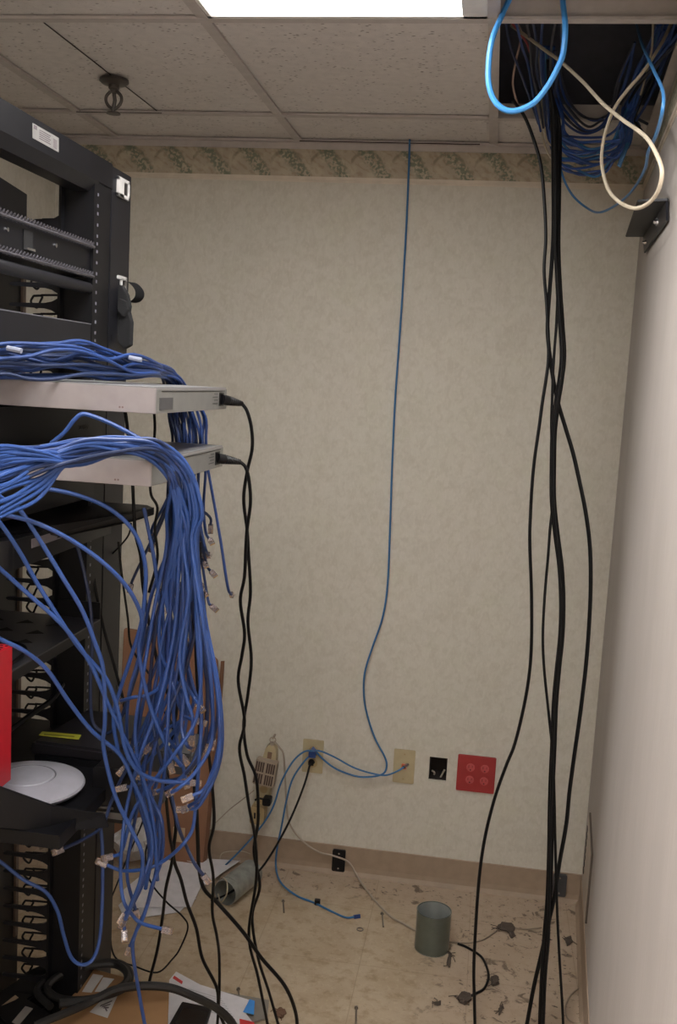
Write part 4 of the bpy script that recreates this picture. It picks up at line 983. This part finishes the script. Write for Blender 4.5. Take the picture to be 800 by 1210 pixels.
cable('ivory_wire', px([(636, 60, -.5), (640, 100, -.42), (640, 130, -.38), (641, 160, -.36), (648, 182, -.34), (658, 193, -.33), (672, 198, -.32), (690, 198, -.32)]), .0026, WHITEC, 'thin ivory wire loop left of the blue coil in the ceiling opening')
cable('ivory_wire', px([(638, 50, -.5), (643, 110, -.42), (643, 140, -.38), (646, 165, -.36), (655, 175, -.35)]), .0026, WHITEC, 'short thin ivory wire beside the black cables at the ceiling opening')
cable('pink_wire', px([(609, 25, -.8), (616, 40, -.7), (609, 75, -.6), (606, 100, -.55), (612, 124, -.5)]), .0024, mat('dusty_pink_wire', (176, 150, 140), .6), 'thin pinkish wire dangling inside the left of the ceiling opening')
cable('ivory_wire', px([(772, 25, -.8), (770, 60, -.65), (763, 90, -.55), (757, 112, -.5)]), .0024, WHITEC, 'thin pale wire hanging inside the right of the ceiling opening')
cable('red_wire', px([(602, 24, -.8), (612, 36, -.75), (622, 50, -.7), (626, 62, -.66)]), .0024, mat('faded_red_wire', (150, 60, 64), .6), 'short faded red wire in the upper left of the ceiling opening')
random.seed(11)
GC = 'blue cables coiled in the ceiling opening'
for k in range(18):         # the big coil
    o = k*2.1-7; j = lambda a: random.uniform(-a*1.7, a*1.7)
    cable('blue_coil_cable', px([(641+j(3)+k*.6, 55, -.55), (644+k*.8+j(2), 105, -.45), (647+k*.9+j(2), 150-o*.4, -.36-.006*k), (658+k*.6+j(3), 184-o*1.0+j(3), -.33-.006*k+j(.02)), (680+j(4), 196-o*1.1+j(3), -.32-.006*k+j(.02)), (704+j(4), 199-o*1.2+j(4), -.32-.006*k+j(.02)), (726+j(5), 188-o*1.1+j(4), -.33-.006*k), (738+j(4), 160-o*.5+j(4), -.36-.006*k), (744+j(4), 120+j(4), -.44), (762+j(6), 80+j(4), -.55), (790+j(8), 30+j(4), -.7)]),
          .0032, [BLUE, BLUE2, TEAL, BLUE][k % 4], 'blue cable in the thick coil drooping from the ceiling opening', group=GC, n=6)
for k in range(6):         # drooping inner loops
    j = lambda a: random.uniform(-a, a)
    cable('dark_coil_cable', px([(648+k*2+j(2), 60, -.55), (654+k*3, 110+j(5), -.45), (664+k*4, 142-k*2+j(4), -.38), (686+k*3, 156-k*3+j(4), -.36), (708+k, 152-k*3+j(4), -.36), (722, 135+j(8), -.40), (735+j(6), 95, -.5), (750, 50, -.6)]),
          .0032, [BLUE2, mat('dark_cable_jacket', (44, 46, 58), .5)][k % 2], 'dark cable drooping inside the blue coil at the ceiling opening', group='dark cables drooping inside the blue coil', n=6)
for k in range(7):         # hanging strands
    j = lambda a: random.uniform(-a, a)
    cable('blue_strand', px([(600+k*11+j(4), 22, -.9), (606+k*9+j(4), 52+j(6), -.75), (615+k*7+j(3), 85+j(8), -.6), (628+k*4.5+j(2), 118, -.48), (636+k*3, 150+j(6), -.40)]),
          .003, [NAVY, BLUE2, mat('dark_cable_jacket', (44, 46, 58), .5)][k % 3], 'dark blue strand converging behind the black cables in the ceiling opening', group='blue strands in the ceiling opening', n=6)
for k in range(8):         # right hand sheaf coming down along the wall
    j = lambda a: random.uniform(-a, a)
    cable('bundled_cable', px([(806+j(8), 22+k*3, -.75), (790-k*2+j(3), 60+k*2, -.62), (775-k*4+j(3), 95+k*2, -.5), (758-k*3+j(3), 130, -.42), (742+k*3+j(4), 152+j(6), -.36)]),
          .0036, [BLUE2, BLUE, BLKR, mat('dark_cable_jacket', (44, 46, 58), .5)][k % 4], 'cable in the dark sheaf slanting down at the right of the ceiling opening', group='sheaf of cables at the right of the ceiling opening', n=6)
for k in range(3):
    cable('blue_tail', px([(748+k*2, 115, -.42), (744+k*1.5, 150, -.38), (738+k*1.4, 175, -.37), (730+k*1.2, 196+k*.8, -.36)]), .003, TEAL, 'blue cable end hanging from the right of the coil', group='blue cable ends under the ceiling opening', n=6)
# dark duct inside the plenum
b = B(); b.tube(smooth_path([(.44, -.9, 2.86), (.20, -.62, 2.74), (.02, -.5, 2.70), (-.2, -.45, 2.76), (-.45, -.5, 2.82)]), .10, 20)
tag(b.build('flexible_duct', mat('black_flex_duct', (26, 26, 28), .6), smooth=True), 'dark flexible air duct above the ceiling opening', 'air duct')

# ================================================================== BLUE PATCH CABLES
random.seed(21)
RB = .0031
G1 = 'blue patch cables lying over the upper switch'
ends1 = [(249, 620), (248, 638), (179, 630), (181, 642), (238, 652), (242, 666), (250, 676), (273, 702), (250, 716), (155, 691), (192, 698), (246, 655), (240, 700), (236, 690), (198, 720), (206, 700), (214, 740), (222, 760), (210, 780), (226, 730), (200, 760), (232, 742), (205, 640), (215, 690)]
for k, e in enumerate(ends1):
    j = lambda a: random.uniform(-a, a)
    u = k/23; lane = (k*7) % 24/23; lay = (k*5) % 24/23
    hz = 1.619 + .052*lay                          # height of the heap over the lid
    yl = -1.47 + .30*lane                          # depth across the lid
    h1, h2, h3 = (446-42*min(1, max(0, lay+random.uniform(-.35, .35))) for _ in range(3)); hp = 446-40*lay; dn = .10*lane
    P = px([(-26, hp+j(5), -1.70+dn), (6, hp-2+j(4), -1.665+dn), (34, (hp+h1)/2+j(3), -1.63+dn), (64, h1+j(3), -1.59+dn), (96, (h1+h2)/2-1+j(3), -1.53+dn), (128, h2*.75+446*.25+j(2), -1.46+dn), (158, h3*.65+447*.35, -1.38+.8*dn), (186, h3*.35+448*.65-3, -1.28+.6*dn)])
    P += [Vector((-.675+.03*lane+j(.008), -1.125+.01*lane, 1.616+.02*lay))]
    ex, ey = e; dx = 222 + 22*(lane-.5)*1.3
    if ex < 200: dx = 205+j(6)
    if k == 1 or k == 7: dx = 243
    P += [at(dx-6+j(3), 486, y=-1.075+j(.015)), at(dx+j(4), 520, y=-1.07+j(.015)), at(dx+j(5), 560, y=-1.07+j(.02))]
    my = (560+ey)/2
    P += [at((dx*.55+ex*.45)+j(5), my, y=-1.08+j(.03)), at(ex+(4 if ex > 215 else -4)*-1 + j(2), ey-10, y=-1.09+j(.03)), at(ex, ey, y=-1.09+j(.03))]
    cable('network_cable', P, RB, BLUE2 if k % 3 else NAVY, {7: 'blue patch cable dropping behind both silver switches, its end sticking out furthest right', 9: 'blue patch cable dropping behind both silver switches, its end pointing furthest left', 8: 'blue patch cable dropping behind both switches, ending right, just below the furthest right end'}.get(k, 'blue patch cable lying over the upper silver switch and dropping behind it'), group=G1, plug=True, n=6)

# lower bundle: start left, arch over switch 2's near corner, hang in front
G2 = 'blue patch cables arching over the lower switch'
tails = [
 [(232, 640), (240, 720), (256, 800), (262, 860), (258, 905), (240, 932), (228, 940)],
 [(229, 640), (238, 720), (254, 795), (260, 855), (256, 900), (238, 938), (223, 953)],
 [(234, 645), (243, 730), (258, 810), (264, 870), (255, 915), (236, 950), (222, 956)],
 [(225, 650), (236, 720), (250, 790), (257, 840), (252, 874)],
 [(222, 650), (234, 720), (246, 790), (250, 850), (245, 878)],
 [(218, 640), (222, 700), (213, 770), (219, 820), (226, 850), (227, 868)],
 [(210, 640), (204, 700), (198, 780), (206, 820), (218, 845), (233, 852)],
 [(228, 640), (226, 700), (215, 780), (219, 808), (228, 826), (235, 833)],
 [(232, 650), (236, 720), (220, 790), (205, 835), (190, 868), (178, 881)],
 [(215, 640), (200, 720), (186, 800), (175, 855), (160, 890), (149, 906)],
 [(226, 645), (238, 730), (250, 800), (250, 870), (232, 908), (212, 928), (203, 936)],
 [(220, 660), (212, 740), (216, 810), (214, 860), (219, 880), (225, 884)],
 [(205, 640), (192, 700), (193, 760), (190, 805), (176, 822), (158, 825), (143, 828)],
 [(198, 640), (190, 700), (172, 780), (160, 850), (150, 900), (140, 925), (132, 948), (118, 977), (98, 992), (74, 1003)],
 [(205, 650), (196, 740), (170, 830), (163, 900), (172, 945), (179, 985), (177, 1025), (164, 1054), (148, 1080)],
 [(212, 650), (206, 740), (188, 830), (168, 890), (150, 950), (146, 995), (141, 1036), (145, 1062), (156, 1080), (168, 1091), (192, 1098)],
 [(216, 650), (214, 740), (206, 820), (184, 880), (178, 930), (192, 968), (192, 1014), (181, 1046), (171, 1076), (161, 1102), (158, 1125), (165, 1180), (174, 1225)],
 [(230, 650), (232, 740), (236, 830), (236, 900), (233, 957), (226, 984), (213, 1001), (192, 1018), (170, 1025), (143, 1027), (126, 1022)],
 [(208, 645), (186, 730), (176, 820), (190, 890), (203, 940), (212, 975), (222, 1000), (232, 1020), (240, 1034)],
 [(200, 640), (180, 700), (165, 770), (150, 830), (152, 900), (164, 945), (176, 990), (172, 1030), (160, 1062), (146, 1089)],
 [(195, 650), (182, 720), (168, 800), (160, 870), (172, 930), (186, 975), (186, 1030), (172, 1078), (162, 1100), (154, 1118)],
 [(224, 640), (218, 720), (202, 800), (196, 870), (190, 930), (182, 990), (168, 1040), (150, 1085), (147, 1100)],
 [(214, 645), (210, 720), (224, 800), (240, 850), (232, 895), (206, 925), (186, 935)],
 [(219, 640), (228, 720), (244, 800), (240, 880), (215, 918), (182, 925), (150, 930)],
 [(202, 645), (200, 720), (192, 800), (180, 860), (170, 920), (160, 980), (152, 1030), (160, 1075)],
 [(228, 640), (232, 700), (238, 780), (230, 850), (206, 890), (180, 925), (158, 960), (146, 1002), (132, 1012)],
]
TAIL_LABELS = [
 "outermost cable of the lower blue bundle, its plug topmost of the low trio",
 "right-side cable of the lower blue bundle, its plug middle of the low trio",
 "cable hugging the lower blue bundle's right outline, its plug lowest of the trio",
 "blue patch cable whose plug hangs rightmost of all, before the cardboard's edge",
 "blue patch cable whose plug hangs just left of the rightmost plug",
 "blue patch cable ending in an upright plug left of the rightmost pair",
 "blue patch cable whose flat plug points right in front of the cardboard centre",
 "blue patch cable with the highest plug on the bundle's right half",
 "blue patch cable whose plug lies over the torn sticker's power supply",
 "blue patch cable with its plug left of the bundle, above the box port",
 "blue patch cable bending under itself to a plug left of the low trio",
 "blue patch cable with its plug directly under the upright plug",
 "blue patch cable bending left to the highest plug beside the rack",
 "blue patch cable reaching furthest left to a plug before the rack's lower post",
 "blue patch cable hanging to a plug above the floor papers' left end",
 "blue patch cable curling right along the floor papers to a low plug",
 "blue patch cable falling lowest of all, over the tan cardboard box",
 "blue patch cable crossing left over the papers to a plug beside the rack",
 "blue patch cable slanting right to a lone plug beside the metal duct",
 "blue patch cable in the low left cluster, plug beside the thin wire",
 "blue patch cable with the lowest plug of the cluster over the floor",
 "blue patch cable running down the right side of the low left cluster",
 "blue patch cable turning left under the tangle to the grey bar",
 "blue patch cable turning furthest left under the tangle toward the junction box",
 "blue patch cable in the low left cluster, ending behind its neighbours",
 "blue patch cable curling left to a plug just above the crumpled bag",
]
for k, tl in enumerate(tails):
    j = lambda a: random.uniform(-a, a)
    s = (tl[0][0]-195)/40                             # 0 left .. 1 right in the fall
    s = max(0, min(1, s)); v = random.random()
    lane = -1.50 + .06*(k % 5)/4 - .05*s               # hanging depth
    a_, b_ = random.random(), random.random()
    P = px([(-24, 532+62*a_, -1.86), (8, 528+56*a_+j(3), -1.79), (50, 524+34*(.6*a_+.4*b_)+j(3), -1.72-.02*b_), (95, 519+30*b_+j(3), -1.665-.02*a_), (135, 517+24*(.7*b_+.3*(1-s))+j(2), -1.63-.02*a_)])
    P += px([(172+8*s+j(3), 540-20*s+j(3), -1.60-.015*a_), (192+18*s+j(3), 556-20*s+j(3), -1.575), (200+30*s+j(3), 578-12*s, -1.56), (198+42*s+j(3), 608, (-1.56+lane)/2)])
    P += px([(x+j(2.2), y+j(3), lane + j(.02) - (.025*max(0, i-5) if k == 13 else 0)) for i, (x, y) in enumerate(tl[:-1])] + [(tl[-1][0], tl[-1][1], lane - (.13 if k == 13 else 0))])
    cable('network_cable', P, RB+.0002, [BLUE, BLUE2, BLUE, NAVY, BLUE2][k % 5], TAIL_LABELS[k], group=G2, plug=True, n=6)  # the darkest jackets put the shade between strands into the colour
# lower-left feed of the bundle (cables that turn down to the left)
G3 = 'blue patch cables fanning in at the left edge'
for k in range(9):
    j = lambda a: random.uniform(-a, a)
    y0 = 560 + k*6
    P = px([(-24, y0+j(4)+14, -1.86), (10, y0+j(4)+2, -1.80), (48, y0-12+j(4)-k*1.6, -1.73), (88, 546-k*1.2+j(4), -1.68), (128, 531+j(4), -1.64), (165, 530+j(4), -1.61), (192+j(4), 545+j(3), -1.58), (208+j(6), 575, -1.56), (214+j(10), 630, -1.54), (210+j(16), 700, -1.5), (206+j(20), 770, -1.48), (200+j(28), 840, -1.46), (190+j(34), 900+j(24), -1.45)])
    cable('network_cable', P, RB+.0002, BLUE, 'blue patch cable rising from the lower left edge into the arch over the lower switch', group=G3, plug=True, n=6)
# single long strands crossing the lower left
singles = [
 ([(48, 577), (70, 580), (94, 586), (124, 598), (150, 618), (165, 642), (172, 672), (171, 705), (166, 740), (152, 785), (142, 815), (134, 850), (140, 890)], -1.60, -1.50, 'blue cable arching right over the tapered shelf corner', False),
 ([(-20, 601), (0, 607), (37, 616), (75, 633), (112, 657), (142, 684), (160, 710), (168, 736), (164, 770), (176, 830), (196, 880), (214, 905)], -1.75, -1.50, 'blue cable crossing in front of the rack from the left edge under the shelf', False),
 ([(-10, 578), (4, 590), (22, 601), (45, 635), (75, 684), (97, 721), (112, 759), (122, 792), (124, 850), (122, 880), (130, 920), (140, 950), (156, 982), (168, 1010), (166, 1040), (156, 1066), (148, 1086)], -1.74, -1.52, 'blue cable running steeply down past the grey vented shelf to the floor tangle', True),
 ([(-16, 600), (0, 618), (22, 650), (45, 691), (71, 732), (94, 766), (124, 800), (138, 835), (148, 885), (160, 908), (172, 917), (192, 923), (224, 925)], -1.76, -1.52, 'blue cable sweeping down right and curling to a clear plug by the cardboard', True),
 ([(-20, 655), (0, 672), (30, 699), (75, 740), (105, 781), (127, 830), (145, 868), (158, 895), (172, 930), (182, 980), (186, 1040)], -1.76, -1.50, 'blue cable starting at the left edge just above the grey vented shelf', False),
 ([(-20, 744), (0, 755), (30, 770), (56, 792), (82, 830), (109, 864), (142, 892), (158, 925), (172, 960), (180, 1000), (172, 1050)], -1.74, -1.50, 'blue cable passing behind the red appliance over the yellow sticker', False),
 ([(86, 630), (94, 655), (101, 684), (107, 720), (109, 760), (107, 800), (108, 845), (114, 860), (128, 866), (142, 850), (160, 800), (176, 740)], -1.30, -1.30, 'dark blue cable hanging inside the rack down to the router', False),
 ([(60, 524), (75, 512), (88, 496), (97, 489.5), (110, 492), (130, 500), (150, 510), (172, 522), (190, 530)], -1.62, -1.58, 'single blue cable rising into a peak in front of the small lettering', False),
 ([(-20, 1008), (0, 1018), (27, 1039), (54, 1054), (68, 1077), (75, 1104), (84, 1131), (97, 1140), (110, 1133), (118, 1108), (121, 1060), (121, 1005), (118, 975), (110, 965), (88, 962)], -1.5, -1.35, 'blue cable drooping in a deep loop low in front of the rack foot', False),
 ([(170, 600), (182, 660), (190, 720), (204, 790), (214, 850), (190, 910), (178, 960), (190, 1010)], -1.46, -1.44, 'blue cable dropping from behind the lower switch corner', False),
]
for P, y0, y1, lb, pl in singles:
    n_p = len(P)
    cable('network_cable', [at(x, y, y=y0+(y1-y0)*i/(n_p-1)) for i, (x, y) in enumerate(P)], .0036, NAVY if 'dark' in lb else BLUE, lb, plug=pl, n=7)
# white tags on the upper bundle
for q, lb, yy in (((17, 413), 'small white tag on the upper blue bundle near the left edge', -1.66), ((160, 424), 'pale tag on the upper blue bundle above the upper switch', -1.40)):
    c = at(*q, y=yy); b = B(); b.X = Matrix.Translation(c) @ Matrix.Rotation(.15, 4, 'Y'); b.tube([(-.012, 0, 0), (.012, 0, 0)], .0042, 8)
    tag(b.build('cable_tag', mat('grey_tag', (140, 146, 166), .6), smooth=True), lb, 'cable tag')

# ------------------------------------------------------------------ black cords in the bundle
def bl(c, y0, y1, lb, r=.0036, floor=None):
    n_p = len(c); P = [at(x, y, y=y0+(y1-y0)*i/(n_p-1)) for i, (x, y) in enumerate(c)]
    cable('black_cable', P, r, BLKR, lb, 'power cord', n=7)
bl([(228, 600), (230, 680), (228, 740), (220, 780), (209, 810), (200, 846), (197, 880), (197, 910), (202, 944), (208, 972), (205, 1012), (214, 1040), (221, 1067), (232, 1097), (239, 1132), (256, 1167), (259, 1195), (270, 1222)], -1.35, -.95, 'black cord running through the blue bundle and bending right at the floor papers', .0040)
bl([(222, 640), (214, 740), (212, 800), (206, 860), (196, 920), (200, 982), (204, 1012), (196, 1050), (192, 1084), (186, 1122), (175, 1167), (167, 1222)], -1.36, -1.0, 'black cord falling almost straight below the blue bundle', .0036)
bl([(236, 640), (232, 760), (236, 860), (230, 920), (232, 953), (234, 1000), (235, 1025), (241, 1050), (258, 1068), (287, 1101), (309, 1132), (336, 1164), (349, 1195), (352, 1225)], -1.2, -.88, 'thick black cord slanting across the floor to the bottom centre', .0046)
bl([(240, 700), (246, 780), (244, 860), (250, 920), (253, 972), (247, 1002), (252, 1036), (251, 1078), (256, 1105), (259, 1130), (259, 1175), (256, 1222)], -1.2, -.95, 'black cord falling in front of the cardboard right edge', .0036)
bl([(177, 990), (172, 1010), (177, 1040), (196, 1065), (215, 1082), (222, 1096), (213, 1120), (204, 1133), (186, 1149), (160, 1142), (136, 1131), (130, 1100), (132, 1060)], -.9, -.8, 'thin black wire making a wide loop over the floor', .0022)
bl([(148, 486), (151, 510), (156, 560), (158, 600), (160, 630), (166, 656), (168, 684), (172, 712), (177, 740), (188, 790), (202, 830)], -1.25, -1.2, 'black cord hanging from the upper switch between shelf corner and bundle')
bl([(177, 572), (179, 586), (186, 600), (183, 625), (186, 660), (176, 700)], -1.48, -1.44, 'short black cord under the near corner of the lower switch', .0026)
bl([(182, 486), (183, 505), (182, 524)], -1.30, -1.28, 'short black cord between the two switches near their left end', .0028)
bl([(140, 640), (143, 670), (146, 694), (151, 730), (154, 760), (164, 780), (176, 796)], -1.1, -1.1, 'thin black cord beside the rack side plate above the cardboard', .0026)
bl([(155, 618), (152, 632), (142, 645), (132, 655), (128, 658)], -1.05, -1.02, 'short black wire curling under the tapered shelf to the rack side', .002)
bl([(104, 640), (112, 690), (122, 740), (136, 790), (146, 830), (150, 870)], -1.12, -1.15, 'dull black cord slanting down the dark post of the rack', .0034)
bl([(196, 840), (200, 852), (206, 860)], -1.3, -1.3, 'black cord stub beside the clear plugs', .005)
bl([(172, 962), (163, 985), (152, 1010), (142, 1035), (132, 1060)], -.85, -.8, 'thin black wire slanting down left across the crumpled bag', .002)
bl([(-8, 876), (18, 858), (40, 842), (62, 826), (74, 808)], -1.5, -1.3, 'black cord slanting behind the red appliance to the router', .0055)
